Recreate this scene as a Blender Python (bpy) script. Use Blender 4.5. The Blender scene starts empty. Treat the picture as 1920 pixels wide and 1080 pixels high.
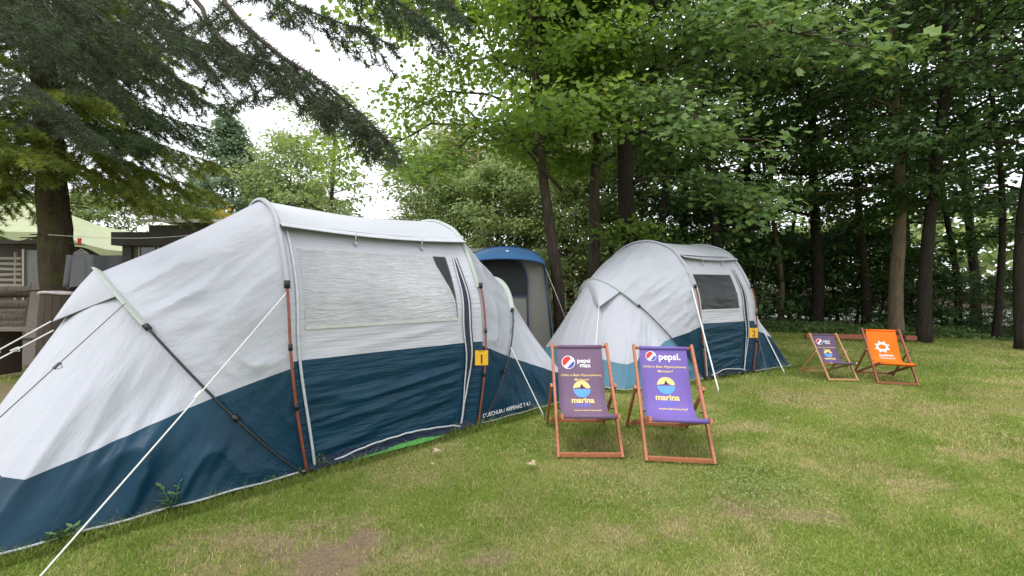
import bpy, math, random
import numpy as np
from mathutils import Vector, Matrix

# ------------------------------------------------------------------ camera, world, sun, exposure
SC = bpy.context.scene
COL = SC.collection
CAM_H, FPX = 1.39, 790.0            # eye height (m), focal length in pixels of a 1920 px wide picture
cam_d = bpy.data.cameras.new("camera"); cam = bpy.data.objects.new("camera", cam_d); COL.objects.link(cam)
cam.location = (0, 0, CAM_H); cam.rotation_euler = (math.pi / 2, 0, 0)
cam_d.sensor_width = 36.0; cam_d.lens = 36.0 * FPX / 1920.0
cam_d.clip_start = 0.05; cam_d.clip_end = 2000
SC.camera = cam

SUN_EL, SUN_AZ = math.radians(62), math.radians(-125)      # azimuth from +Y towards +X
world = bpy.data.worlds.new("World"); SC.world = world; world.use_nodes = True
wn, wl = world.node_tree.nodes, world.node_tree.links
wn.clear()
w_out = wn.new("ShaderNodeOutputWorld"); w_bg = wn.new("ShaderNodeBackground")
w_sky = wn.new("ShaderNodeTexSky"); w_sky.sky_type = 'NISHITA'; w_sky.sun_disc = False
w_sky.sun_elevation = SUN_EL; w_sky.sun_rotation = SUN_AZ
w_mix = wn.new("ShaderNodeMixRGB"); w_mix.inputs[0].default_value = 0.88
w_mix.inputs[2].default_value = (14.2, 14.6, 15.2, 1)       # even white cloud deck over the blue
wl.new(w_sky.outputs[0], w_mix.inputs[1]); wl.new(w_mix.outputs[0], w_bg.inputs[0])
w_bg.inputs[1].default_value = 0.1
wl.new(w_bg.outputs[0], w_out.inputs[0])
sun_d = bpy.data.lights.new("sun", 'SUN'); sun_d.energy = 1.5; sun_d.angle = math.radians(25); sun_d.color = (1, .96, .9)
sun = bpy.data.objects.new("sun", sun_d); COL.objects.link(sun)
sdir = Vector((math.sin(SUN_AZ) * math.cos(SUN_EL), math.cos(SUN_AZ) * math.cos(SUN_EL), math.sin(SUN_EL)))
sun.rotation_euler = sdir.to_track_quat('Z', 'Y').to_euler(); sun.location = (0, 0, 30)
SC.view_settings.view_transform = 'Standard'; SC.view_settings.look = 'None'
SC.view_settings.gamma = 1; SC.view_settings.use_curve_mapping = False
SC.view_settings.exposure = 0.52
SC.cycles.use_denoising = True
SC.cycles.max_bounces = 10; SC.cycles.transparent_max_bounces = 16; SC.cycles.diffuse_bounces = 5

def at(px, py, Y):
    """world point seen at photo pixel (px, py) at distance Y"""
    return np.array([(px - 960) / FPX * Y, Y, CAM_H - (py - 540) / FPX * Y])
def gnd(px, py):
    Y = FPX * CAM_H / (py - 540)
    return np.array([(px - 960) / FPX * Y, Y, 0.0])

# ------------------------------------------------------------------ noise
def _h(ix, iy, s):
    n = (ix.astype(np.int64) * 374761393 + iy.astype(np.int64) * 668265263 + s * 1442695041) & 0x7fffffff
    n = ((n ^ (n >> 13)) * 1274126177) & 0x7fffffff
    n = n ^ (n >> 16)
    return (n & 0xffff) / 65535.0
def vn(x, y, s=0):
    x = np.asarray(x, float); y = np.asarray(y, float)
    x, y = np.broadcast_arrays(x, y)
    ix, iy = np.floor(x), np.floor(y); fx, fy = x - ix, y - iy
    fx = fx * fx * (3 - 2 * fx); fy = fy * fy * (3 - 2 * fy)
    a, b, c, d = _h(ix, iy, s), _h(ix + 1, iy, s), _h(ix, iy + 1, s), _h(ix + 1, iy + 1, s)
    return (a * (1 - fx) + b * fx) * (1 - fy) + (c * (1 - fx) + d * fx) * fy
def fbm(x, y, s=0, o=4):
    r, a, t = 0, 0.5, 0
    for i in range(o):
        r = r + a * vn(x * 2 ** i, y * 2 ** i, s + i * 7); t += a; a *= .55
    return r / t
def sst(a, b, x):
    t = np.clip((x - a) / (b - a), 0, 1); return t * t * (3 - 2 * t)

# ------------------------------------------------------------------ materials
def new_mat(name):
    m = bpy.data.materials.new(name); m.use_nodes = True
    return m, m.node_tree.nodes, m.node_tree.links, m.node_tree.nodes["Principled BSDF"]
def noise_node(n, l, scale, coord='Object', stretch=(1, 1, 1), detail=5, rough=.6):
    tc = n.new("ShaderNodeTexCoord"); mp = n.new("ShaderNodeMapping"); mp.inputs['Scale'].default_value = stretch
    l.new(tc.outputs[coord], mp.inputs[0])
    t = n.new("ShaderNodeTexNoise"); t.inputs['Scale'].default_value = scale; t.inputs['Detail'].default_value = detail
    t.inputs['Roughness'].default_value = rough
    l.new(mp.outputs[0], t.inputs['Vector'])
    return t
def ramp(n, l, src, stops):
    r = n.new("ShaderNodeValToRGB"); e = r.color_ramp.elements
    while len(e) < len(stops): e.new(0.5)
    for k, (p, c) in enumerate(stops):
        e[k].position = p; e[k].color = (*c, 1)
    l.new(src, r.inputs[0]); return r
def bump(n, l, src, bs, strength, dist):
    b = n.new("ShaderNodeBump"); b.inputs['Strength'].default_value = strength; b.inputs['Distance'].default_value = dist
    l.new(src, b.inputs['Height']); l.new(b.outputs[0], bs.inputs['Normal']); return b
def plain(name, col, rough=.6, var=.15, scale=8, metal=0, bmp=0, stretch=(1, 1, 1), spec=.5):
    m, n, l, bs = new_mat(name)
    t = noise_node(n, l, scale, stretch=stretch)
    lo = tuple(c * (1 - var) for c in col); hi = tuple(min(1, c * (1 + var)) for c in col)
    r = ramp(n, l, t.outputs[0], [(.3, lo), (.7, hi)])
    l.new(r.outputs[0], bs.inputs['Base Color'])
    bs.inputs['Roughness'].default_value = rough; bs.inputs['Metallic'].default_value = metal
    bs.inputs['Specular IOR Level'].default_value = spec
    if bmp: bump(n, l, t.outputs[0], bs, 1, bmp)
    return m
def fabric(name, col, rough=.55, var=.06, uvs=(60, 6), bdist=.004, fine=.0006, transl=0.0, spec=.4):
    """tent cloth: creases stretched along the second uv direction, plus a fine weave"""
    m, n, l, bs = new_mat(name)
    t = noise_node(n, l, 1.0, 'UV', (uvs[0], uvs[1], 1), 4, .55)
    t2 = noise_node(n, l, 90, 'Object', (1, 1, 1), 3, .6)
    t3 = noise_node(n, l, 1.7, 'Object', (1, 1, 1), 5, .6)
    lo = tuple(c * (1 - var) for c in col); hi = tuple(min(1, c * (1 + var)) for c in col)
    r = ramp(n, l, t3.outputs[0], [(.3, lo), (.7, hi)])
    l.new(r.outputs[0], bs.inputs['Base Color'])
    bs.inputs['Roughness'].default_value = rough; bs.inputs['Specular IOR Level'].default_value = spec
    b1 = n.new("ShaderNodeBump"); b1.inputs['Distance'].default_value = bdist; b1.inputs['Strength'].default_value = .8
    b2 = n.new("ShaderNodeBump"); b2.inputs['Distance'].default_value = fine; b2.inputs['Strength'].default_value = .6
    l.new(t.outputs[0], b1.inputs['Height']); l.new(t2.outputs[0], b2.inputs['Height'])
    l.new(b1.outputs[0], b2.inputs['Normal']); l.new(b2.outputs[0], bs.inputs['Normal'])
    return m
def leaf_mat(name, dark, light, transl=.45, rough=.5, warm=None, wamt=.04):
    m, n, l, bs = new_mat(name)
    a = n.new("ShaderNodeAttribute"); a.attribute_name = "tint"
    stops = [(0.0, dark), (1 - wamt, light)]
    if warm: stops.append((1.0, warm))
    r = ramp(n, l, a.outputs['Fac'], stops)
    l.new(r.outputs[0], bs.inputs['Base Color']); bs.inputs['Roughness'].default_value = rough
    bs.inputs['Specular IOR Level'].default_value = .35
    tr = n.new("ShaderNodeBsdfTranslucent")
    hs = n.new("ShaderNodeHueSaturation"); hs.inputs['Value'].default_value = 1.5; hs.inputs['Hue'].default_value = .485; hs.inputs['Saturation'].default_value = 1.1
    l.new(r.outputs[0], hs.inputs['Color']); l.new(hs.outputs[0], tr.inputs[0])
    mx = n.new("ShaderNodeMixShader"); mx.inputs[0].default_value = transl
    l.new(bs.outputs[0], mx.inputs[1]); l.new(tr.outputs[0], mx.inputs[2])
    l.new(mx.outputs[0], n["Material Output"].inputs[0])
    return m
def wood(name, a, b, rough=.45, stretch=(3, 3, 40)):
    m, n, l, bs = new_mat(name)
    t = noise_node(n, l, 2.5, 'Object', stretch, 6, .65)
    r = ramp(n, l, t.outputs[0], [(.25, a), (.75, b)])
    l.new(r.outputs[0], bs.inputs['Base Color']); bs.inputs['Roughness'].default_value = rough
    bump(n, l, t.outputs[0], bs, .4, .002)
    return m
def bark(name, a, b, moss=None):
    m, n, l, bs = new_mat(name)
    t = noise_node(n, l, 7, 'Object', (2.2, 2.2, .45), 8, .7)
    r = ramp(n, l, t.outputs[0], [(.3, a), (.72, b)])
    out = r.outputs[0]
    if moss:
        t2 = noise_node(n, l, 2.2, 'Object', (1, 1, 1), 5, .7)
        r2 = ramp(n, l, t2.outputs[0], [(.5, (0, 0, 0)), (.68, (1, 1, 1))])
        mx = n.new("ShaderNodeMixRGB"); l.new(r2.outputs[0], mx.inputs[0]); l.new(out, mx.inputs[1]); mx.inputs[2].default_value = (*moss, 1)
        out = mx.outputs[0]
    l.new(out, bs.inputs['Base Color']); bs.inputs['Roughness'].default_value = .9
    bs.inputs['Specular IOR Level'].default_value = .2
    bump(n, l, t.outputs[0], bs, 1, .03)
    return m

M = {}
M['cloth_grey'] = fabric('tent_grey', (.42, .43, .48), .5, .05, (70, 5), .016, spec=.28)
M['cloth_navy'] = fabric('tent_navy', (.0034, .036, .068), .45, .2, (45, 4), .016, spec=.24)
M['cloth_teal'] = fabric('tent_teal', (.075, .185, .26), .5, .12, (60, 5), .010, spec=.25)
M['roof_grey'] = fabric('tent_roof_grey', (.47, .48, .525), .45, .04, (40, 3), .010, spec=.32)
M['door_grey'] = fabric('door_grey', (.45, .455, .50), .48, .05, (3, 34), .014, spec=.32)
M['door_navy'] = fabric('door_navy', (.0034, .036, .068), .45, .2, (2.2, 22), .024, spec=.27)
M['sleeve'] = fabric('pole_sleeve', (.37, .415, .375), .5, .06, (20, 20), .002)
M['piping'] = plain('piping_white', (.48, .50, .53), .5, .15, 30)
M['rope'] = plain('rope_white', (.78, .78, .74), .7, .12, 120)
M['cord_dark'] = plain('cord_dark', (.12, .13, .14), .6, .2, 100)
M['pole_orange'] = plain('pole_orange', (.22, .055, .030), .4, .25, 14)
M['pole_black'] = plain('pole_black', (.012, .013, .014), .35, .2, 30)
M['black'] = plain('black_plastic', (.012, .012, .014), .4, .2, 30)
M['yellow'] = plain('sign_yellow', (.75, .40, .012), .45, .08, 12)
M['ink'] = plain('ink', (.02, .015, .012), .6, .1, 40)
M['white_print'] = plain('white_print', (.80, .80, .80), .6, .04, 40)
M['yellow_print'] = plain('yellow_print', (.80, .58, .22), .6, .05, 40)
M['blue_print'] = plain('blue_print', (.10, .30, .75), .6, .05, 40)
M['blue_letter'] = plain('blue_letter_print', (.13, .15, .66), .6, .05, 40)
M['red_print'] = plain('red_print', (.62, .02, .03), .6, .05, 40)
M['deep_blue_print'] = plain('deep_blue_print', (.05, .07, .35), .6, .05, 40)
def canvas(name, col):
    return fabric(name, col, .7, .05, (7, 5), .006, .0004, spec=.25)
M['canvas_mauve'] = canvas('canvas_mauve', (.165, .105, .170))
M['canvas_violet'] = canvas('canvas_violet', (.165, .115, .37))
M['canvas_plum'] = canvas('canvas_plum', (.130, .085, .145))
M['canvas_orange'] = canvas('canvas_orange', (.90, .17, .008))
M['wood_red'] = wood('wood_red', (.27, .085, .038), (.50, .19, .095))
M['wood_tan'] = wood('wood_tan', (.42, .22, .09), (.62, .36, .17))
M['wood_brown'] = wood('wood_brown', (.21, .065, .032), (.36, .12, .06))
M['bark_maple'] = bark('bark_maple', (.035, .027, .02), (.12, .095, .07))
M['bark_dark'] = bark('bark_dark', (.014, .011, .009), (.048, .037, .028), (.022, .03, .012))
M['bark_tan'] = bark('bark_tan', (.10, .075, .05), (.27, .21, .14))
M['bark_spruce'] = bark('bark_spruce', (.025, .018, .013), (.10, .075, .05), (.07, .075, .02))
M['leaf_light'] = leaf_mat('leaf_light', (.095, .17, .032), (.25, .37, .075), .5, warm=(.26, .24, .04), wamt=.03)
M['leaf_mid'] = leaf_mat('leaf_mid', (.055, .112, .030), (.19, .29, .088), .38, warm=(.2, .17, .03), wamt=.02)
M['leaf_dark'] = leaf_mat('leaf_dark', (.022, .054, .016), (.095, .170, .045), .38)
M['leaf_bush'] = leaf_mat('leaf_bush', (.14, .215, .075), (.36, .43, .17), .42, warm=(.30, .24, .05), wamt=.02)
M['leaf_olive'] = leaf_mat('leaf_olive', (.17, .19, .075), (.40, .37, .17), .42, warm=(.35, .25, .05), wamt=.1)
M['leaf_pine'] = leaf_mat('leaf_pine', (.11, .17, .105), (.25, .33, .19), .35)
M['leaf_yellow'] = leaf_mat('leaf_yellow', (.25, .22, .03), (.50, .34, .03), .4)
M['needle_blue'] = leaf_mat('needle_blue', (.030, .060, .026), (.12, .175, .075), .28, .5)
M['needle_dark'] = leaf_mat('needle_dark', (.018, .034, .017), (.08, .112, .055), .25, .5)
M['needle_green'] = leaf_mat('needle_green', (.060, .105, .024), (.30, .35, .070), .38, .5)
M['twig'] = plain('twig_brown', (.06, .04, .03), .85, .3, 30)

# ------------------------------------------------------------------ object helpers
def mesh_np(name, V, F, uv=None, smooth=True, attr=None):
    """V (n,3); F: (m,k) int array or list of such arrays"""
    me = bpy.data.meshes.new(name)
    V = np.asarray(V, np.float32)
    FL = F if isinstance(F, list) else [F]
    FL = [np.asarray(f, np.int32) for f in FL if len(f)]
    me.vertices.add(len(V)); me.vertices.foreach_set("co", V.ravel())
    loops = np.concatenate([f.ravel() for f in FL]) if FL else np.zeros(0, np.int32)
    tot = np.concatenate([np.full(len(f), f.shape[1], np.int32) for f in FL]) if FL else np.zeros(0, np.int32)
    st = np.concatenate([[0], np.cumsum(tot)[:-1]]).astype(np.int32) if len(tot) else tot
    me.loops.add(len(loops)); me.loops.foreach_set("vertex_index", loops)
    me.polygons.add(len(tot)); me.polygons.foreach_set("loop_start", st); me.polygons.foreach_set("loop_total", tot)
    me.polygons.foreach_set("use_smooth", np.full(len(tot), smooth))
    if uv is not None:
        ul = me.uv_layers.new(name="UVMap"); ul.data.foreach_set("uv", np.asarray(uv, np.float32)[loops].ravel())
    if attr:
        for k, a in attr.items():
            a = np.asarray(a, np.float32)
            if a.ndim == 1:
                me.attributes.new(k, 'FLOAT', 'POINT').data.foreach_set("value", a)
            else:
                c = np.ones((len(a), 4), np.float32); c[:, :3] = a[:, :3]
                me.attributes.new(k, 'FLOAT_COLOR', 'POINT').data.foreach_set("color", c.ravel())
    me.update(); me.validate()
    return me
def link(name, me, mat=None, parent=None, loc=(0, 0, 0), rz=0, kind=None):
    o = bpy.data.objects.new(name, me); COL.objects.link(o)
    if mat is not None:
        if not len(me.materials): me.materials.append(mat)
        elif me.materials[0] != mat:
            o.material_slots[0].link = 'OBJECT'; o.material_slots[0].material = mat
    o.location = loc; o.rotation_euler = (0, 0, rz)
    if parent is not None: o.parent = parent
    if kind: o['kind'] = kind
    return o
def tag(o, label, cat, group=None):
    o['label'] = label; o['category'] = cat
    if group: o['group'] = group
    return o
def thing(name, label, cat, loc=(0, 0, 0), rz=0, group=None):
    o = bpy.data.objects.new(name, None); COL.objects.link(o)
    o.empty_display_size = .2
    o.location = loc; o.rotation_euler = (0, 0, rz)
    return tag(o, label, cat, group)

class MB:
    """collects simple shapes into one mesh"""
    def __init__(s): s.V = []; s.Q = []; s.T = []; s.n = 0
    def add(s, V, quads=None, tris=None):
        V = np.asarray(V, float)
        if quads is not None and len(quads): s.Q.append(np.asarray(quads, int) + s.n)
        if tris is not None and len(tris): s.T.append(np.asarray(tris, int) + s.n)
        s.V.append(V); s.n += len(V); return s
    def tube(s, P, R, sides=6, cap=True, noise=0, rng=None):
        P = np.asarray(P, float); n = len(P); R = np.broadcast_to(np.asarray(R, float), (n,))
        T = np.gradient(P, axis=0); T /= np.linalg.norm(T, axis=1)[:, None] + 1e-9
        ref = np.array([0, 0, 1.]) if abs(T[:, 2]).mean() < .8 else np.array([1., 0, 0])
        A = np.cross(T, ref); A /= np.linalg.norm(A, axis=1)[:, None] + 1e-9
        B = np.cross(T, A)
        a = np.linspace(0, 2 * np.pi, sides, endpoint=False)
        RR = R[:, None] * (np.ones((n, sides)) if not noise else 1 + noise * (rng.random((n, sides)) - .5))
        V = P[:, None] + RR[..., None] * (np.cos(a)[None, :, None] * A[:, None] + np.sin(a)[None, :, None] * B[:, None])
        i = np.arange(n - 1)[:, None] * sides; j = np.arange(sides)[None]; k = (j + 1) % sides
        q = np.stack([i + j, i + k, i + sides + k, i + sides + j], -1).reshape(-1, 4)
        V = V.reshape(-1, 3); t = []
        if cap:
            c0, c1 = len(V), len(V) + 1
            V = np.vstack([V, P[0], P[-1]])
            t = [(c0, (b + 1) % sides, b) for b in range(sides)] + [(c1, (n - 1) * sides + b, (n - 1) * sides + (b + 1) % sides) for b in range(sides)]
        return s.add(V, q, t)
    def bar(s, p, q, w, h, up=(0, 0, 1), bev=.12):
        """bevelled rectangular bar from p to q, width w (sideways) and height h"""
        p, q, up = np.asarray(p, float), np.asarray(q, float), np.asarray(up, float)
        d = q - p; d /= np.linalg.norm(d); a = np.cross(d, up); a /= np.linalg.norm(a); b = np.cross(a, d)
        c = bev * min(w, h); X, Y = w / 2, h / 2
        prof = [(-X + c, -Y), (X - c, -Y), (X, -Y + c), (X, Y - c), (X - c, Y), (-X + c, Y), (-X, Y - c), (-X, -Y + c)]
        V = [p + a * x + b * y for x, y in prof] + [q + a * x + b * y for x, y in prof]
        quads = [(i, (i + 1) % 8, 8 + (i + 1) % 8, 8 + i) for i in range(8)]
        V += [p, q]; t = [(16, (i + 1) % 8, i) for i in range(8)] + [(17, 8 + i, 8 + (i + 1) % 8) for i in range(8)]
        return s.add(V, quads, t)
    def box(s, lo, hi):
        lo, hi = np.asarray(lo, float), np.asarray(hi, float)
        V = [(x, y, z) for x in (lo[0], hi[0]) for y in (lo[1], hi[1]) for z in (lo[2], hi[2])]
        return s.add(V, [(0, 1, 3, 2), (4, 6, 7, 5), (0, 4, 5, 1), (2, 3, 7, 6), (0, 2, 6, 4), (1, 5, 7, 3)])
    def grid(s, G):
        G = np.asarray(G, float); a, b = G.shape[:2]
        i = np.arange(a - 1)[:, None] * b; j = np.arange(b - 1)[None]
        q = np.stack([i + j, i + b + j, i + b + j + 1, i + j + 1], -1).reshape(-1, 4)
        return s.add(G.reshape(-1, 3), q)
    def mesh(s, name, smooth=False):
        V = np.vstack(s.V); F = []
        if s.Q: F.append(np.vstack(s.Q))
        if s.T: F.append(np.vstack(s.T))
        return mesh_np(name, V, F, smooth=smooth)
    def build(s, name, mat, parent=None, smooth=False, **k):
        return link(name, s.mesh(name, smooth), mat, parent, **k)

def spline(P, n):
    """Catmull-Rom through P, n samples evenly spaced along the curve"""
    P = np.asarray(P, float); Q = np.vstack([2 * P[0] - P[1], P, 2 * P[-1] - P[-2]])
    out = []
    for i in range(1, len(Q) - 2):
        t = np.linspace(0, 1, 24, endpoint=False)[:, None]
        a, b, c, d = Q[i - 1], Q[i], Q[i + 1], Q[i + 2]
        out.append(.5 * (2 * b + (c - a) * t + (2 * a - 5 * b + 4 * c - d) * t ** 2 + (3 * b - a - 3 * c + d) * t ** 3))
    out.append(P[-1:]); D = np.vstack(out)
    s = np.concatenate([[0], np.cumsum(np.linalg.norm(np.diff(D, axis=0), axis=1))]); s /= s[-1]
    u = np.linspace(0, 1, n) if np.isscalar(n) else np.asarray(n)
    return np.stack([np.interp(u, s, D[:, k]) for k in range(D.shape[1])], 1)

_text_cache = {}
def text_mesh(body, size, bold=0.0, shear=0.0, space=1.0):
    """flat lettering centred on the origin: (verts Nx2, faces list)"""
    c = bpy.data.curves.new("lettering", 'FONT'); c.body = body; c.size = size; c.align_x = 'CENTER'; c.align_y = 'CENTER'
    c.offset = bold * size; c.shear = shear; c.space_character = space; c.resolution_u = 3
    o = bpy.data.objects.new("lettering_source", c); COL.objects.link(o)
    dg = bpy.context.evaluated_depsgraph_get(); e = o.evaluated_get(dg); me = e.to_mesh()
    V = np.array([v.co[:] for v in me.vertices]); F = [tuple(p.vertices) for p in me.polygons]
    e.to_mesh_clear(); bpy.data.objects.remove(o); bpy.data.curves.remove(c)
    return V[:, :2], F
def ngon_mesh(name, V, F):
    me = bpy.data.meshes.new(name); me.from_pydata([tuple(v) for v in V], [], [tuple(f) for f in F]); me.update(); return me

# ------------------------------------------------------------------ ground
# dry and bare spots of the lawn: centre, radius x, radius y, how bare (0..1)
SPOTS = [(*gnd(1385, 945)[:2], .20, .16, .8), (*gnd(905, 1042)[:2], .13, .10, .75), (*gnd(1480, 955)[:2], .30, .14, .6),
         (*gnd(610, 1035)[:2], .46, .30, .95), (*gnd(500, 1010)[:2], .40, .22, .8), (*gnd(420, 1060)[:2], .25, .14, .6), (*gnd(1265, 985)[:2], .20, .10, .45),
         (*gnd(1540, 745)[:2], .9, .45, .55), (*gnd(1640, 880)[:2], .40, .12, .5), (*gnd(1780, 765)[:2], .8, .35, .5),
         (*gnd(1100, 880)[:2], .16, .08, .5), (*gnd(1700, 900)[:2], .35, .12, .4), (*gnd(760, 1040)[:2], .22, .12, .5),
         (*gnd(1150, 1000)[:2], .30, .14, .35), (*gnd(1400, 800)[:2], .5, .2, .3), (*gnd(1850, 850)[:2], .5, .2, .35)]
def lawn_maps(x, y):
    """dryness, bareness, forest-floor share at ground points"""
    dry = sst(.40, .70, fbm(x * 1.1 + 3, y * 1.1, 3, 4)) * .5 + .35 * sst(.5, .72, fbm(x * 4.2 + 1, y * 4.2, 6, 3)) + .38 * sst(.45, .7, fbm(x * .35, y * .35 + 9, 5, 3))
    dry = 1.0 * dry * (.4 + .6 * sst(-1.5, 1.2, x * .5 + 3.4 - y * .5))
    bare = np.zeros_like(x, dtype=float)
    wob = fbm(x * 5, y * 5, 11, 3) - .5
    for cx, cy, rx, ry, a in SPOTS:
        d = np.sqrt(((x - cx) / rx) ** 2 + ((y - cy) / ry) ** 2) * .9 + wob * 1.5
        s = 1 - sst(.15, 1.35, d + (fbm(x * 14, y * 14, 13, 3) - .5) * 1.2); bare = np.maximum(bare, min(1, a * 1.05) * s); dry = np.maximum(dry, np.minimum(1, s * .9))
    # trodden earth on the left, woodland soil behind the trees on the right
    left = sst(0, 1.2, (-x - 4.3) + (fbm(x * .8, y * .8, 21, 3) - .5) * 2.4) * sst(4, 5.2, y)
    left = left * sst(.38, .6, fbm(x * .7 + 4, y * .9, 23, 3) + .12)
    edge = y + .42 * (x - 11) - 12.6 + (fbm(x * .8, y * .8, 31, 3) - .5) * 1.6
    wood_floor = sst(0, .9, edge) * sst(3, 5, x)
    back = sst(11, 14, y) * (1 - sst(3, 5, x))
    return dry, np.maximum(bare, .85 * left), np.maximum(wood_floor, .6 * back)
def lake_drop(x, y):
    return sst(0, 5, x * .72 + y * .69 - 23.5) * sst(2, 5, x)
GREEN_A, GREEN_B = np.array([.175, .265, .040]), np.array([.33, .40, .088])
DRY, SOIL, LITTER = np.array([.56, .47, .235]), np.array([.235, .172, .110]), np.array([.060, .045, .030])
def axis(lo, hi, fine_lo, fine_hi, step):
    a = list(np.arange(fine_lo, fine_hi + 1e-6, step)); d = step
    while a[-1] < hi: d *= 1.25; a.append(a[-1] + d)
    d = step; b = []; v = fine_lo
    while v > lo: d *= 1.25; v -= d; b.append(v)
    return np.array(b[::-1] + a)
gx, gy = axis(-700, 700, -9, 15, .07), axis(-300, 1000, 1.2, 17, .07)
X, Y = np.meshgrid(gx, gy, indexing='ij')
dry, bare, floor_ = lawn_maps(X, Y)
g = fbm(X * 2.2, Y * 2.2, 41, 4)[..., None]
gcol = (GREEN_A * (1 - g) + GREEN_B * g) * .72
gcol = gcol * (1 - dry[..., None] * .75) + DRY * .8 * dry[..., None] * .75
gcol = gcol * (1 - bare[..., None]) + SOIL * bare[..., None]
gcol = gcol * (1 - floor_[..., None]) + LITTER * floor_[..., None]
Z = (fbm(X * 1.3, Y * 1.3, 51, 4) - .5) * .035 - .018 - 1.3 * lake_drop(X, Y) - .012 * bare
far_ = sst(20, 40, np.abs(X) + np.abs(Y)); Z = Z * (1 - far_) + far_ * (-.03 - 1.3 * lake_drop(X, Y))
shore = sst(62, 75, X * .72 + Y * .69) * sst(2, 5, X); Z = Z + shore * 2.2        # far bank of the lake
nx, ny = X.shape
i = np.arange(nx - 1)[:, None] * ny; j = np.arange(ny - 1)[None]
GF = np.stack([i + j, i + ny + j, i + ny + j + 1, i + j + 1], -1).reshape(-1, 4)
m, n, l, bs = new_mat('lawn_ground')
a = n.new("ShaderNodeAttribute"); a.attribute_name = "gcol"
t = noise_node(n, l, 60, 'Object', (1, 1, 1), 6, .7)
r = ramp(n, l, t.outputs[0], [(.25, (.45, .45, .45)), (.75, (1.25, 1.25, 1.25))])
mx = n.new("ShaderNodeMixRGB"); mx.blend_type = 'MULTIPLY'; mx.inputs[0].default_value = 1
l.new(a.outputs['Color'], mx.inputs[1]); l.new(r.outputs[0], mx.inputs[2]); l.new(mx.outputs[0], bs.inputs['Base Color'])
bs.inputs['Roughness'].default_value = .95; bs.inputs['Specular IOR Level'].default_value = .1
bump(n, l, t.outputs[0], bs, 1, .012)
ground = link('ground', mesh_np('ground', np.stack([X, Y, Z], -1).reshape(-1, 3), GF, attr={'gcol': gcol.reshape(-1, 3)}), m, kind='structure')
# the lake behind the trees
m, n, l, bs = new_mat('lake_water')
bs.inputs['Base Color'].default_value = (.05, .065, .06, 1); bs.inputs['Roughness'].default_value = .06
t = noise_node(n, l, 3.0, 'Object', (1, 1, 1), 3, .5); bump(n, l, t.outputs[0], bs, .35, .05)
lk = MB(); lk.grid([[(x, y, -.62) for y in np.linspace(2, 160, 8)] for x in np.linspace(6, 160, 8)])
link('lake_water', lk.mesh('lake_water'), m, kind='structure')

# ------------------------------------------------------------------ tents
TW, TH = 1.2, 2.2
HOOP = [(-1.2, 0), (-1.205, .45), (-1.19, .85), (-1.10, 1.39), (-.77, 1.93), (-.38, 2.14), (0, 2.2)]
HOOP = HOOP + [(-a, b) for a, b in HOOP[-2::-1]]
_D = spline(HOOP, 401); _S = np.linspace(0, 1, 401)
def hoop_yz(T): return np.interp(T, _S, _D[:, 0]), np.interp(T, _S, _D[:, 1])
def lean(z): return .115 * np.sin(np.pi / 2 * np.clip(np.asarray(z) / 1.1, 0, 1))
def hoop_T(z):                      # front half
    return np.interp(z, _D[:201, 1], _S[:201])
def pod_hoop(T):
    """leaning hoop of a sleeping pod: offset away from the living hoop, y, z"""
    t = np.pi * np.asarray(T, float); c, s = np.cos(t), np.sin(t)
    g = np.abs(s) ** 1.15
    return 1.18 * g ** .85, -TW * np.sign(c) * np.abs(c) ** 1.15, 1.51 * g
def outline(T):
    T = np.asarray(T, float); U = np.minimum(T, 1 - T)
    x = np.where(U < .3, 1.62 * U / .3, 1.62 + .35 * np.sin(np.pi / 2 * np.clip((U - .3) / .2, 0, 1)))
    y = np.where(U < .3, -TW, -TW * (1 - np.clip((U - .3) / .2, 0, 1)))
    return x, np.where(T < .5, y, -y), np.full_like(x, .015)
def band(x, y):
    """height of the grey / navy seam, x measured outwards from the living hoop"""
    x = np.maximum(x, 0)
    return .84 - .365 * np.minimum(x, 1.62) + .17 * np.clip((TW - np.abs(y)) / .7, 0, 1) * sst(1.3, 1.65, x)
def ridge(x, y, s):
    """sharp crested creases of stretched cloth"""
    v = 1 - np.abs(2 * vn(x, y, s) - 1); w = 1 - np.abs(2 * vn(x * 2.1 + 5, y * 1.7, s + 3) - 1)
    return v ** 3 + .35 * w ** 2 - .3
def normals(P):
    N = np.cross(np.gradient(P, axis=0), np.gradient(P, axis=1)); return N / (np.linalg.norm(N, axis=-1, keepdims=True) + 1e-9)
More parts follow.
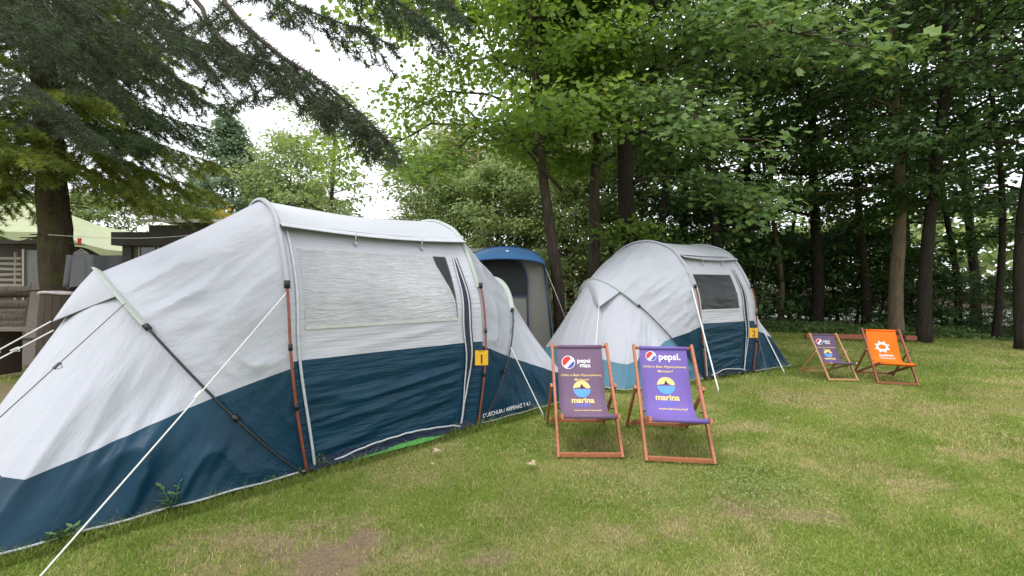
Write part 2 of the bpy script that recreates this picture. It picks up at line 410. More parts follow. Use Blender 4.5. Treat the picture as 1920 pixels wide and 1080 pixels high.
def split(P, UV, f):
    """cut the grid surface P along f = 0: (upper V, uv, F), (lower V, uv, F)"""
    a, b = P.shape[:2]; V = P.reshape(-1, 3); uv = UV.reshape(-1, 2); f = f.ravel()
    i = np.arange(a - 1)[:, None] * b; j = np.arange(b - 1)[None]
    q = np.stack([i + j, i + b + j, i + b + j + 1, i + j + 1], -1).reshape(-1, 4)
    tri = np.vstack([q[:, [0, 1, 2]], q[:, [0, 2, 3]]])
    V, uv, f = list(map(tuple, V)), list(map(tuple, uv)), list(f)
    cache = {}
    def cut(p, r):
        k = (min(p, r), max(p, r))
        if k not in cache:
            s = f[p] / (f[p] - f[r]); cache[k] = len(V)
            V.append(tuple(np.array(V[p]) * (1 - s) + np.array(V[r]) * s)); uv.append(tuple(np.array(uv[p]) * (1 - s) + np.array(uv[r]) * s)); f.append(0)
        return cache[k]
    up, lo = [], []
    for t in tri:
        pos = [f[k] >= 0 for k in t]; n_ = sum(pos)
        if n_ == 3: up.append(tuple(t))
        elif n_ == 0: lo.append(tuple(t))
        else:
            k = pos.index(n_ == 1); p, q_, r = t[k], t[(k + 1) % 3], t[(k + 2) % 3]
            x, y = cut(p, q_), cut(p, r)
            one, two = (up, lo) if n_ == 1 else (lo, up)
            one.append((p, x, y)); two += [(x, q_, r), (x, r, y)]
    V, uv = np.array(V), np.array(uv); out = []
    for F in (up, lo):
        if not F: out.append(None); continue
        F = np.array(F); ids, inv = np.unique(F.ravel(), return_inverse=True)
        out.append((V[ids], uv[ids], inv.reshape(-1, 3)))
    return out
def cloth(names, mats, P, UV, f, parent):
    for nm, mt, pc in zip(names, mats, split(P, UV, f)):
        if pc is None: continue
        V, uv, F = pc; side = V[F][:, :, 1].mean(1) < 0
        for s in ((side, ~side) if nm == 'pod_skirt' else (np.ones(len(F), bool),)):
            ids, inv = np.unique(F[s].ravel(), return_inverse=True)
            link(nm, mesh_np(nm, V[ids], inv.reshape(-1, 3), uv[ids]), mt, parent)

def make_tent(label, loc, rz, L, seed, window, curtain, lower_end, sag_k=1.0, pod_r=1.0):
    root = thing('family_tent', label, 'tent', (loc[0], loc[1], 0), rz, 'grey and navy family tents')
    for side in (-1, 1):
        x0 = 0 if side < 0 else L
        pk = 1.0 if side < 0 else pod_r
        # sleeping pod, from the living hoop to the leaning hoop
        nT, nr = 260, 44
        T, R = np.meshgrid(np.linspace(0, 1, nT + 1), np.linspace(0, 1, nr + 1), indexing='ij')
        hy, hz = hoop_yz(T); px_, py_, pz_ = pod_hoop(T); px_ = px_ * pk; hx = lean(hz)
        ox, oy, oz = hx * (1 - R) + px_ * R, hy * (1 - R) + py_ * R, hz * (1 - R) + pz_ * R
        sag = .045 * sag_k * np.sin(np.pi * R) ** 1.2 * np.sin(np.pi * T)
        oz = oz - sag * .9; oy = oy * (1 - sag * .35)
        P = np.stack([x0 + side * ox, oy, oz], -1); N = normals(P) * (1 if side < 0 else -1)
        w = np.sin(np.pi * R) ** .6 * np.clip(np.sin(np.pi * T) * 2.2, 0, 1)
        crease = (fbm(T * 30 + R * 1.5, R * 1.6, seed, 4) - .5) * .050 + ridge(T * 20 + R * .5, R * 1.2, seed + 5) * .042
        loc_w = .35 + .9 * np.exp(-((np.minimum(T, 1 - T) - .27) / .12) ** 2)
        P = P + N * (crease * w * loc_w)[..., None]
        cloth(('pod_panel', 'pod_skirt'), (M['cloth_grey'], M['cloth_navy']), P, np.stack([T, R], -1), P[..., 2] - band(ox, oy), root)
        # end panel, from the leaning hoop to the ground
        ex, ey, ez = outline(T); ex = ex * pk
        R2 = R
        ox, oy, oz = px_ * (1 - R2) + ex * R2, py_ * (1 - R2) + ey * R2, pz_ * (1 - R2) + ez * R2
        P = np.stack([x0 + side * ox, oy, oz], -1); N = normals(P) * (1 if side < 0 else -1)
        U = np.minimum(T, 1 - T)
        w = np.sin(np.pi * R2) ** .6 * np.clip(U * 9, 0, 1)
        fold = (fbm(T * 22, R2 * 1.2, seed + 9 + side, 3) - .5) * .08 * (.25 + np.exp(-((U - .19) / .11) ** 2)) + ridge(T * 24, R2 * .9, seed + 15 + side) * .085 * (.3 + .9 * R2) * (.12 + np.exp(-((U - .19) / .10) ** 2))
        P = P + N * ((fold - .03 * np.exp(-((U - .20) / .1) ** 2)) * w)[..., None]
        cloth(('end_panel', 'end_skirt'), (M['cloth_grey'], lower_end if side < 0 else M['cloth_navy']), P, np.stack([T, R2], -1), P[..., 2] - band(ox, oy), root)
        # hem cord, pole sleeve, pole
        tt = np.concatenate([np.linspace(0, .3, 22), np.linspace(.3, .7, 40)[1:], np.linspace(.7, 1, 22)[1:]])
        ex, ey, ez = outline(tt); ex = ex * pk
        MB().tube(np.stack([x0 + side * (ex + .006), ey * 1.006, ez + .004 + .004 * np.sin(tt * 90)], 1), .0075, 5).build('hem_cord', M['piping'], root, True)
        def pod_pt(T, out):
            a, b, c = pod_hoop(T); a = a * pk; r = np.sqrt(b * b + (c - .2) ** 2) + 1e-6
            return np.stack([x0 + side * (a + out * .6), b * (1 + out / r), c + out * (c - .2) / r], 1)
        ts = np.linspace(.275, .725, 70); B = MB()
        a_, b_ = pod_pt(ts, .012), pod_pt(ts, .03)
        wd = np.array([side * .015, 0, .0]); nz = np.array([side * .02, 0, .012])
        B.grid(np.stack([a_ - wd * 1.3, b_ - wd * .6 + nz, b_ + wd * .7 + nz, a_ + wd * 1.6], 1)); B.build('pole_sleeve', M['sleeve'], root, True)
        for lo, hi in ((.004, .275), (.725, .996)):
            MB().tube(pod_pt(np.linspace(lo, hi, 40), .03), .0085, 6).build('pod_pole', M['pole_black'], root, True)
            for q in ((.275, .12) if lo < .5 else (.725, .88)):
                c = pod_pt(np.array([q - .004, q + .004]), .024); MB().tube(c, .02, 6).build('pole_clip', M['black'], root, True)
        # living hoop: sleeve over the top, orange pole below
        def hoop_pt(T, out):
            y, z = hoop_yz(T); r = np.sqrt(y * y + (z - .6) ** 2)
            return np.stack([x0 + side * (lean(z) + .004 + out * .2), y * (1 + out / r), z + out * (z - .6) / r * (z > .6)], 1)
        t1 = hoop_T(1.39); ts = np.linspace(t1, 1 - t1, 70); B = MB()
        a_, b_ = hoop_pt(ts, .004), hoop_pt(ts, .028); wd = np.array([.022, 0, 0])
        B.grid(np.stack([a_ - wd, b_ - wd * .55, b_ + wd * .55, a_ + wd], 1)); B.build('hoop_sleeve', M['sleeve'] if side > 0 and sag_k > 0 else M['cloth_grey'], root, True)
        for lo, hi in ((.003, t1), (1 - t1, .997)):
            q = hoop_pt(np.linspace(lo, hi, 30), .030); q[:, 0] += side * .01
            po = MB().tube(q, .0105, 8).build('orange_pole', M['pole_orange'], root, True)
            for k in (10, 19): MB().tube(q[k:k + 2], .0155, 8).build('pole_joint', M['black'], po, True)
            MB().tube([q[-1 if lo < .5 else 0] + np.array([0, 0, -.02]), q[-1 if lo < .5 else 0] + np.array([0, .0, .04])], .022, 7).build('pole_clip', M['black'], root, True)
    # living roof
    tE = hoop_T(1.93)
    T, R = np.meshgrid(np.linspace(tE, 1, 110), np.linspace(0, 1, 60), indexing='ij')
    hy, hz = hoop_yz(T); hx = lean(hz)
    sag = np.sin(np.pi * R)
    P = np.stack([-hx + (L + 2 * hx) * R, hy, hz - .045 * max(.2, sag_k) * sag * np.clip((hz - 1.2), 0, 1)], -1); N = normals(P); N = N * np.sign(N[..., 2:3] + 1e-6 + (N[..., 1:2] > 0) * 0)
    P = P + N * (((fbm(R * 2, T * 46, seed + 30, 4) - .5) * .016) * sag ** .5)[..., None]
    cloth(('roof_panel', 'back_skirt'), (M['roof_grey'], M['cloth_navy']), P, np.stack([T, R], -1), P[..., 2] - .84, root)
    B = MB(); r = np.linspace(0, 1, 40); y0, z0 = hoop_yz(np.array([tE])); lx = lean(z0)[0]
    e = np.stack([-lx + (L + 2 * lx) * r, np.full(40, y0[0]), z0[0] - .045 * np.sin(np.pi * r) * .73], 1)
    B.grid(np.stack([e, e + [0, -.060, -.020], e + [0, -.125, -.042], e + [0, -.130, -.050], e + [0, -.122, -.052], e + [0, -.004, -.022]], 1)); B.build('eave_flap', M['roof_grey'], root, True)
    MB().tube(e + [0, -.130, -.052], .004, 5).build('eave_cord', M['cord_dark'], root, True)
    # front wall with door, seam, window opening
    wx0, wx1, wz0, wz1 = window
    tw0, tw1 = hoop_T(wz0), hoop_T(wz1)
    Tl = np.unique(np.concatenate([np.linspace(0, tw0, 60), np.linspace(tw0, tw1, 34), np.linspace(tw1, tE, 10)]))
    Rl = np.unique(np.concatenate([np.linspace(-.0, wx0, 6), np.linspace(wx0, wx1, 44), np.linspace(wx1, L, 10)]))
    T, Xg = np.meshgrid(Tl, Rl, indexing='ij')
    def wall_pt(x, z, out=0.0):
        z = np.asarray(z, float); x = np.asarray(x, float)
        y, _ = hoop_yz(hoop_T(z)); lz = lean(z)
        return np.stack([-lz + x * (L + 2 * lz) / L, y + .035 * np.clip(np.minimum(x, L - x) / .1, 0, 1) - out, z + 0 * x], -1)
    hy, hz = hoop_yz(T)
    lift = .11 * np.sin(np.pi * np.clip((Xg / L - .06) / .9, 0, 1)) ** .7 * (1 + .35 * (fbm(Xg * 7, Xg * 0, seed + 60, 3) - .5))
    zz = hz + lift * (1 - sst(0, .35, hz))
    P = wall_pt(Xg, np.maximum(zz, .004))
    ww = np.clip(np.minimum(Xg - .02, L - .19 - Xg) * 8, 0, 1)
    fold = ((fbm(Xg * 1.3 + zz * .7, zz * 13 - Xg * 1.1, seed + 40, 4) - .5) * .075 - ridge(Xg * 1.1 + 2, zz * 9 - Xg * 1.6, seed + 41) * .030) * sst(.95, .6, zz) + (fbm(Xg * 2, zz * 16 - Xg * 3, seed + 44, 4) - .5) * .022 * sst(.6, .95, zz)
    fold = fold + (fbm(Xg * 26, zz * 3, seed + 46, 2) - .5) * .016 * np.exp(-((Xg - .05) / .05) ** 2)
    P[..., 1] += fold * ww
    UV = np.stack([Xg, zz], -1)
    hole = (Xg > wx0 - 1e-6) & (Xg < wx1 + 1e-6) & (hz > wz0 - 1e-6) & (hz < wz1 + 1e-6)
    f = P[..., 2] - .845
    for nm, mt, pc in zip(('front_panel', 'door_panel'), (M['door_grey'], M['door_navy']), split(P, UV, f)):
        V, uv, F = pc
        c = np.stack([(uv[F][:, :, 0]).mean(1), (V[F][:, :, 2]).mean(1)], 1)
        keep = ~((c[:, 0] > wx0) & (c[:, 0] < wx1) & (c[:, 1] > wz0) & (c[:, 1] < wz1))
        link(nm, mesh_np(nm, V, F[keep], uv), mt, root)
    a, b = np.linspace(wx0 - .01, wx1 + .01, 50), np.linspace(wz0 - .01, wz1 + .01, 34)
    A, Bz = np.meshgrid(a, b, indexing='ij')
    edge = wx1 + .01 - (.012 + .12 * sst(wz0 + .12, wz1, Bz)) * bool(curtain)
    A0 = A; A = wx0 - .01 + (A - a[0]) / (a[-1] - a[0]) * (edge - wx0 + .01)
    if curtain:
        Gc = wall_pt(edge + (wx1 + .01 - edge) * (A0 - a[0]) / (a[-1] - a[0]), Bz, .004)
        link('clear_pane', MB().grid(Gc).mesh('clear_pane', True), M['plastic_shaded'], root)  # uncurtained strip, interior shade put into the pane colour
    G = wall_pt(A, Bz, .006); G[..., 1] += (fbm(A * 5, Bz * 22 + A * 4, seed + 50, 4) - .5) * .016
    me = MB().grid(G).mesh('window_pane', True)
    link('window_pane', me, M['plastic_light'] if curtain else M['plastic_shaded'], root)
    if curtain:
        A2, B2 = np.meshgrid(np.linspace(0, 1, 90), np.linspace(wz0 - .03, wz1 + .03, 12), indexing='ij')
        wr = (wx1 - wx0) * (1.0 - .085 * sst(wz0, wz1, B2) - .04 * (B2 > wz1 - .2))
        G = wall_pt(wx0 - .01 + A2 * wr, B2, -.035); G[..., 1] += .012 * np.sin(A2 * 95 + 3 * vn(A2 * 9, B2 * 2, 4))
        link('window_curtain', MB().grid(G).mesh('window_curtain', True), M['cloth_grey'], root)
    hm = M['window_hem'] if curtain else M['piping']
    MB().grid(np.stack([wall_pt(a, np.full(50, wz0 + .008), .012), wall_pt(a, np.full(50, wz0 - .018), .011)], 1)).build('window_hem', hm, root, True)
    for k in (.33, .70):
        c = wall_pt(np.array([L * k]), np.array([1.80]), .035)[0]
        B = MB(); B.tube([c + [0, -.03, .09], c + [0, -.02, .02], c], .006, 5); B.tube([c, c + [.02, -.01, -.035]], .011, 6); B.build('toggle', M['piping'], root, True)
    # zips and pipings of the door
    z = np.linspace(.0, 1.86, 50)
    MB().tube(wall_pt(np.full(50, .045) + .006 * np.sin(z * 5), np.maximum(z, .004), .012), .011, 6).build('door_piping', M['piping'], root, True)
    xg = L - .17
    z = np.linspace(.02, 1.70, 60); wv = .012 * np.sin(z * 4.3) + .006 * np.sin(z * 11)
    wid = .005 + .062 * np.clip(np.sin(np.pi * np.clip((z - .25) / 1.55, 0, 1)), 0, 1) ** .8
    MB().grid(np.stack([wall_pt(xg + wv, z, .014), wall_pt(xg + wv + wid * .5, z, .004), wall_pt(xg + wv + wid, z, .012)], 1)).build('zip_gap', M['zip_navy'], root, True)
    MB().tube(wall_pt(xg + wv, np.maximum(z, .004), .016), .0075, 5).build('door_piping', M['piping'], root, True)
    MB().tube(wall_pt(xg + wv + wid, np.maximum(z, .004), .017), .0085, 5).build('door_piping', M['piping'], root, True)
    MB().tube(wall_pt(xg + wv + wid + .014, np.maximum(z, .004), .016), .0065, 5).build('zip_cord', M['black'], root, True)
    # bottom edge of the door and groundsheet
    xs = np.linspace(.05, L - .11, 60)
    lf = .11 * np.sin(np.pi * np.clip((xs / L - .06) / .9, 0, 1)) ** .7 * (1 + .35 * (fbm(xs * 7, xs * 0, seed + 60, 3) - .5))
    e = wall_pt(xs, np.maximum(lf, .004), .034); e[:, 1] += 0.004 * np.sin(xs * 40)
    MB().tube(e, .0085, 5).build('door_piping', M['piping'], root, True)
    a, b = np.meshgrid(np.linspace(-.02, L + .02, 70), np.linspace(0, 1, 10), indexing='ij')
    G = np.stack([a, -TW - .045 + .30 * b, .030 + .050 * sst(0, .5, b) * fbm(a * 14, b * 5, seed + 70, 4) * 2 + .05 * b], -1)
    MB().grid(G).build('groundsheet', M['zip_navy'], root, True)
    # inside: dark floor and the hung inner rooms
    MB().box((-.05, -TW + .1, .012), (L + .05, TW - .1, .022)).build('tent_floor', M['zip_navy'], root)
    for xx in (.0, L): MB().box((xx - .012 if xx == 0 else xx, -.9, .03), (xx if xx == 0 else xx + .012, .9, 1.5)).build('inner_room', M['inner_dark'], root)
    return root
def local(rt, p):
    return np.array(Matrix.Rotation(-rt.rotation_euler[2], 3, 'Z') @ (Vector(p) - Vector(rt.location)))
def guy(rt, a, b, mat, r=.0045, slider=None, sag=.01):
    """guy rope of tent rt between two world points, with its slider"""
    a, b = local(rt, a), local(rt, b); t = np.linspace(0, 1, 14)[:, None]
    P = a * (1 - t) + b * t; P[:, 2] -= sag * np.sin(np.pi * t[:, 0])
    o = MB().tube(P, r, 6).build('guy_rope', mat, rt, True)
    if slider:
        c = a * (1 - slider) + b * slider; d = (b - a) / np.linalg.norm(b - a)
        MB().bar(c - d * .022, c + d * .022, .022, .008).build('slider', M['rope'] if mat is M['rope'] else M['black'], o)
        MB().tube([c - d * .02 + [.004, 0, .008], c - d * .005 + [.02, 0, -.018], c + d * .03 + [.01, .0, .0]], r * .8, 5).build('knot', mat, o, True)
    pg = b + np.array([0, 0, .03]); MB().tube([pg + [0, 0, .03], pg, pg - [0, 0, .12]], .005, 6).build('tent_peg', M['black'], rt, True)
    return o

def plastic(name, col, alpha, rough, dark):
    m, n, l, bs = new_mat(name)
    t = noise_node(n, l, 3.2, 'Object', (3, 3, 15), 7, .7); t2 = noise_node(n, l, 1.6, 'Object', (1, 1, 1), 4, .6)
    r = ramp(n, l, t.outputs[0], [(.35, tuple(c * .8 for c in col)), (.65, col)]); l.new(r.outputs[0], bs.inputs['Base Color'])
    bs.inputs['Roughness'].default_value = rough; bs.inputs['Specular IOR Level'].default_value = .9 if not dark else .35; bump(n, l, t.outputs[0], bs, 1, .032 if not dark else .004)
    tr = n.new("ShaderNodeBsdfTransparent"); mx = n.new("ShaderNodeMixShader")
    r2 = ramp(n, l, t2.outputs[0], [(.35, (alpha - .12,) * 3), (.65, (min(1, alpha + .12),) * 3)])
    l.new(r2.outputs[0], mx.inputs[0]); l.new(tr.outputs[0], mx.inputs[1]); l.new(bs.outputs[0], mx.inputs[2])
    l.new(mx.outputs[0], n["Material Output"].inputs[0]); return m
M['plastic_light'] = plastic('plastic_light', (.66, .66, .70), .84, .16, False)
M['plastic_shaded'] = plastic('plastic_shaded', (.035, .038, .04), .75, .18, True)  # clear film, coloured dark for the shade inside the tent
M['window_hem'] = plain('window_hem', (.48, .475, .455), .5, .08, 20)
M['zip_navy'] = plain('zip_navy', (.008, .016, .040), .5, .4, 30, bmp=.01)
M['inner_dark'] = plain('inner_dark', (.03, .03, .035), .8, .1, 5)

T1_A, T1_ANG = np.array([-1.53, 3.18, 0]), math.atan2(.669, .743)
T2_A, T2_ANG = np.array([2.95, 6.42, 0]), math.atan2(.47, .883)
def tent_loc(A, ang): return (A[0] - math.sin(ang) * TW, A[1] + math.cos(ang) * TW)
tent1 = make_tent('large grey and navy tent in front with light curtained window and tall red poles', tent_loc(T1_A, T1_ANG), T1_ANG, 1.555, 100,
                  (.10, 1.31, 1.09, 1.70), True, M['cloth_navy'])
tent2 = make_tent('grey and navy tent behind the deckchairs with a dark clear window', tent_loc(T2_A, T2_ANG), T2_ANG, 1.12, 300,
                  (.06, .84, 1.05, 1.60), False, M['cloth_teal'], -1.5, .70)
def vent(rt, tip, nm='vent_flap'):
    """hood over the end vent, from the leaning hoop out to a stretched corner"""
    t = np.linspace(.345, .645, 30); a, b, c = pod_hoop(t)
    E = np.stack([-(a + .03), b * 1.01, c + .025], 1); R = np.linspace(0, 1, 14)[:, None, None]
    tip = np.asarray(tip, float)
    G = E[None] * (1 - R) + tip * R; G[..., 2] += .02 * np.sin(np.pi * R[..., 0]) * np.sin(np.linspace(0, np.pi, 30))[None]
    B = MB().grid(G); F2 = G - np.array([0, 0, .006]); B.grid(F2[::-1])
    B.build(nm, M['cloth_grey'], rt, True)
    for k in (0, -1):
        MB().tube(np.stack([G[:, k, :][i] for i in range(14)]) - [0, 0, .004], .0028, 5).build('flap_cord', M['cord_dark'], rt, True)
    return tip
tip1 = vent(tent1, (-1.42, -.12, 1.15)); tip2 = vent(tent2, (-1.42, -.42, 1.10))
def wpt(rt, p): return np.array(Matrix.Rotation(rt.rotation_euler[2], 3, 'Z') @ Vector(p) + Vector(rt.location))
# ropes of the front tent
hy, hz = hoop_yz(np.array([hoop_T(1.39)])); hp = wpt(tent1, (-.12, hy[0] - .03, 1.38))
guy(tent1, hp, gnd(30, 1132), M['rope'], .0043, .46)
a_, b_, c_ = pod_hoop(np.array([.32])); gp = wpt(tent1, (-a_[0] - .03, b_[0] - .05, c_[0] + .04))
guy(tent1, gp, wpt(tent1, (-2.1, -1.5, 0)), M['cord_dark'], .0032, .28, .0)
w1 = wpt(tent1, tip1)
pegw = w1 + np.array([-2.1, -.12, 0]); pegw[2] = 0
guy(tent1, w1 + [-.01, 0, .0], pegw, M['rope'], .0045, .18, .02); guy(tent1, w1 + [.06, -.05, -.06], pegw + [.04, -.06, 0], M['rope'], .0045, .12, .03)
guy(tent1, at(958, 652, 4.70), gnd(1021, 783), M['rope'], .006, None, .0)
a_, b_, c_ = pod_hoop(np.array([.24]))
guy(tent1, wpt(tent1, (1.555 + a_[0] + .03, b_[0] - .04, c_[0] + .04)), gnd(905, 790), M['cord_dark'], .0035, .55, .0)
# ropes of the second tent
hp = wpt(tent2, (-.11, -.99, 1.56)); guy(tent2, hp, gnd(1349, 739), M['rope'], .010, None, .0)
guy(tent2, wpt(tent2, (1.12 + .53, -.93, .95)), gnd(1472, 701), M['rope'], .009, None, .0)
guy(tent2, wpt(tent2, (1.12 + .50, -.90, .90)), wpt(tent2, (1.12 + .05, -1.45, 0)), M['cord_dark'], .006, .5, .0)
guy(tent2, wpt(tent2, tip2), wpt(tent2, (-1.95, -.95, .3)), M['rope'], .005, None, .01)
# maker's lettering along the hem of the front tent
def lettering_on_end(rt, L, body, Tc, r, size, mat):
    V, F = text_mesh(body, size, .012)
    T, R = np.meshgrid(np.linspace(.01, .34, 160), np.linspace(.2, 1, 160), indexing='ij')
    a, b, c = pod_hoop(T); ex, ey, ez = outline(T); sx_, sy_, sz_ = (a * (1 - R) + ex * R).ravel(), (b * (1 - R) + ey * R).ravel(), (c * (1 - R) + ez * R).ravel()
    out = []
    for x, y in V:
        d, z = Tc + x, r + y + .04 * (x > 9); k = np.argmin((sx_ - d) ** 2 + (sz_ - z) ** 2)
        out.append((L + d, sy_[k] - .03, z))
    link('lettering', ngon_mesh('lettering', out, F), mat, rt)
lettering_on_end(tent1, 1.555, 'QUECHUA / ARPENAZ T 4.1', .43, .095, .056, M['white_print'])

# number signs hung on the red poles
def sign(label, c, w, h, num, rz):
    t = thing('number_sign', label, 'sign', tuple(c), rz, 'yellow number signs on the tent poles')
    MB().bar((-w / 2, 0, 0), (w / 2, 0, 0), .008, h).build('board', M['yellow'], t)
    V, F = text_mesh(num, h * .88, .006)
    link('numeral', ngon_mesh('numeral', [(x, -.0065, y - .015) for x, y in V], F), M['ink'], t)
    MB().tube([(-.02, -.006, h * .40), (0, .0, h * .5 + .09), (.02, -.006, h * .40)], .0025, 5).build('string', M['cord_dark'], t, True)
    MB().tube([(0, -.007, h * .43), (0, -.004, h * .43)], .004, 8).build('hole', M['ink'], t)
sign('yellow board numbered 1 hung on the front tent pole', at(903, 671, 4.08), .125, .142, '1', math.radians(6))
sign('small yellow board numbered 2 hung on the rear tent pole', at(1413, 624, 6.75), .15, .155, '2', math.radians(10))
gm = gnd(620, 884); g2 = gnd(868, 812)
mt = thing('ground_mat', 'bright green mat strip sticking out under the front tent door', 'mat', tuple(gm), math.atan2(g2[1] - gm[1], g2[0] - gm[0]))
Lm = np.linalg.norm(g2 - gm); a, b = np.meshgrid(np.linspace(-.06, Lm + .08, 60), np.linspace(-.05, .40, 14), indexing='ij')
G = np.stack([a, b + .06 + .012 * np.sin(a * 5) + .16 * ((a - Lm / 2) / Lm * 1.9) ** 4, .012 + .022 * sst(-.05, .0, b) + .012 * fbm(a * 6, b * 8, 77, 3)], -1)
M['mat_green'] = plain('mat_green', (.07, .28, .055), .8, .25, 60, bmp=.006)
MB().grid(G).build('mat_sheet', M['mat_green'], mt, True)

# ------------------------------------------------------------------ deckchairs
def sling_curve(n=60):
    P = np.array([(.615, .842), (.525, .63), (.455, .475), (.385, .365), (.28, .305), (.14, .300), (.01, .345)])   # (back, up)
    return spline(P, n)
def sling_crease(x, s):
    return .005 * (fbm(np.asarray(x) * 16 + 3, np.asarray(s) * 2.5, 201, 3) - .5) * sst(0, .12, s) - .008 * np.exp(-((.21 - np.abs(x)) / .03) ** 2) * sst(.1, .4, s)
def print_on(cv, V, F, u0, v0, name, mat, parent, off=.0035):
    """flat lettering V laid on the sling: u0 across, v0 metres down from the top bar"""
    D = sling_curve(200); s = np.concatenate([[0], np.cumsum(np.linalg.norm(np.diff(D, axis=0), axis=1))])
    T = np.gradient(D, axis=0); T /= np.linalg.norm(T, axis=1)[:, None]
    out = []
    for x, y in V:
        q = v0 - y
        b, z = np.interp(q, s, D[:, 0]), np.interp(q, s, D[:, 1]); tb, tz = np.interp(q, s, T[:, 0]), np.interp(q, s, T[:, 1])
        o2 = off + float(sling_crease(u0 + x, q))
        out.append((u0 + x, b + tz * o2, z - tb * o2))
    return link(name, ngon_mesh(name, out, F), mat, parent)
def disc(r, a0=0, a1=2 * np.pi, n=40, sy=1):
    a = np.linspace(a0, a1, n); return np.stack([np.cos(a) * r, np.sin(a) * r * sy], 1)
def fan(V): return [tuple(range(len(V)))]
def strip(top, bot):
    n = len(top); return np.vstack([top, bot]), [(i, i + 1, n + i + 1, n + i) for i in range(n - 1)]
def globe(cv, u, v, r):
    """round drink emblem: white disc, red cap, blue base"""
    P = np.vstack([disc(r * 1.12 * k, n=41)[:40] for k in (.02, .25, .5, .75, 1)])
    Fd = [(a * 40 + i, a * 40 + (i + 1) % 40, a * 40 + 40 + (i + 1) % 40, a * 40 + 40 + i) for a in range(4) for i in range(40)]
    print_on(cv, P, Fd, u, v, 'emblem', M['white_print'], cv, .0035)
    rot = math.radians(24); c, s = math.cos(rot), math.sin(rot)
    x = np.linspace(-.985, .60, 26) * r; up = np.sqrt(np.maximum(r * r - x * x, 0)); lo = np.minimum(.02 * r + .30 * r * np.sin((x / r + .2) * 1.5), up)
    V, F = strip(np.stack([x, up], 1), np.stack([x, lo], 1)); V = V @ np.array([[c, s], [-s, c]])
    print_on(cv, V, F, u, v, 'emblem', M['red_print'], cv, .006)
    x = np.linspace(-.62, .97, 26) * r; dn = -np.sqrt(np.maximum(r * r - x * x, 0)); hi = np.maximum(-.52 * r + .34 * r * np.sin((x / r + .05) * 1.5), dn)
    V, F = strip(np.stack([x, hi], 1), np.stack([x, dn], 1)); V = V @ np.array([[c, s], [-s, c]])
    print_on(cv, V, F, u, v, 'emblem', M['deep_blue_print'], cv, .006)
def marina(cv, v, k=1.0):
    r = .082 * k
    x = np.linspace(-.995, .995, 40) * r; up = np.sqrt(np.maximum(r * r - x * x, 0)) * .95
    lo = .006 + .020 * k * np.exp(-(x / (.030 * k)) ** 2) + .004 * np.sin(x * 90)
    V, F = strip(np.stack([x, np.maximum(up, lo)], 1), np.stack([x, lo], 1)); print_on(cv, V, F, 0, v, 'emblem', M['yellow_print'], cv)
    x = np.linspace(-.99, .99, 40) * r; dn = -np.sqrt(np.maximum(r * r - x * x, 0)) * .95
    V, F = strip(np.stack([x, np.full(40, -.004)], 1), np.stack([x, dn - .004], 1)); print_on(cv, V, F, 0, v, 'emblem', M['blue_print'], cv)
    s = np.array([(-.016, .012), (.016, .012), (.003, .045), (-.004, .045)]) * k; print_on(cv, s, fan(s), 0, v, 'emblem', M['ink'], cv, .005)
    V, F = text_mesh('marina', .078 * k, .03); print_on(cv, V, F, 0, v + .112 * k, 'lettering', M['yellow_print'], cv)
    V, F = text_mesh('SURF', .058 * k, .02, 0, 1.2); print_on(cv, V, F, 0, v + .166 * k, 'lettering', M['blue_letter'], cv)
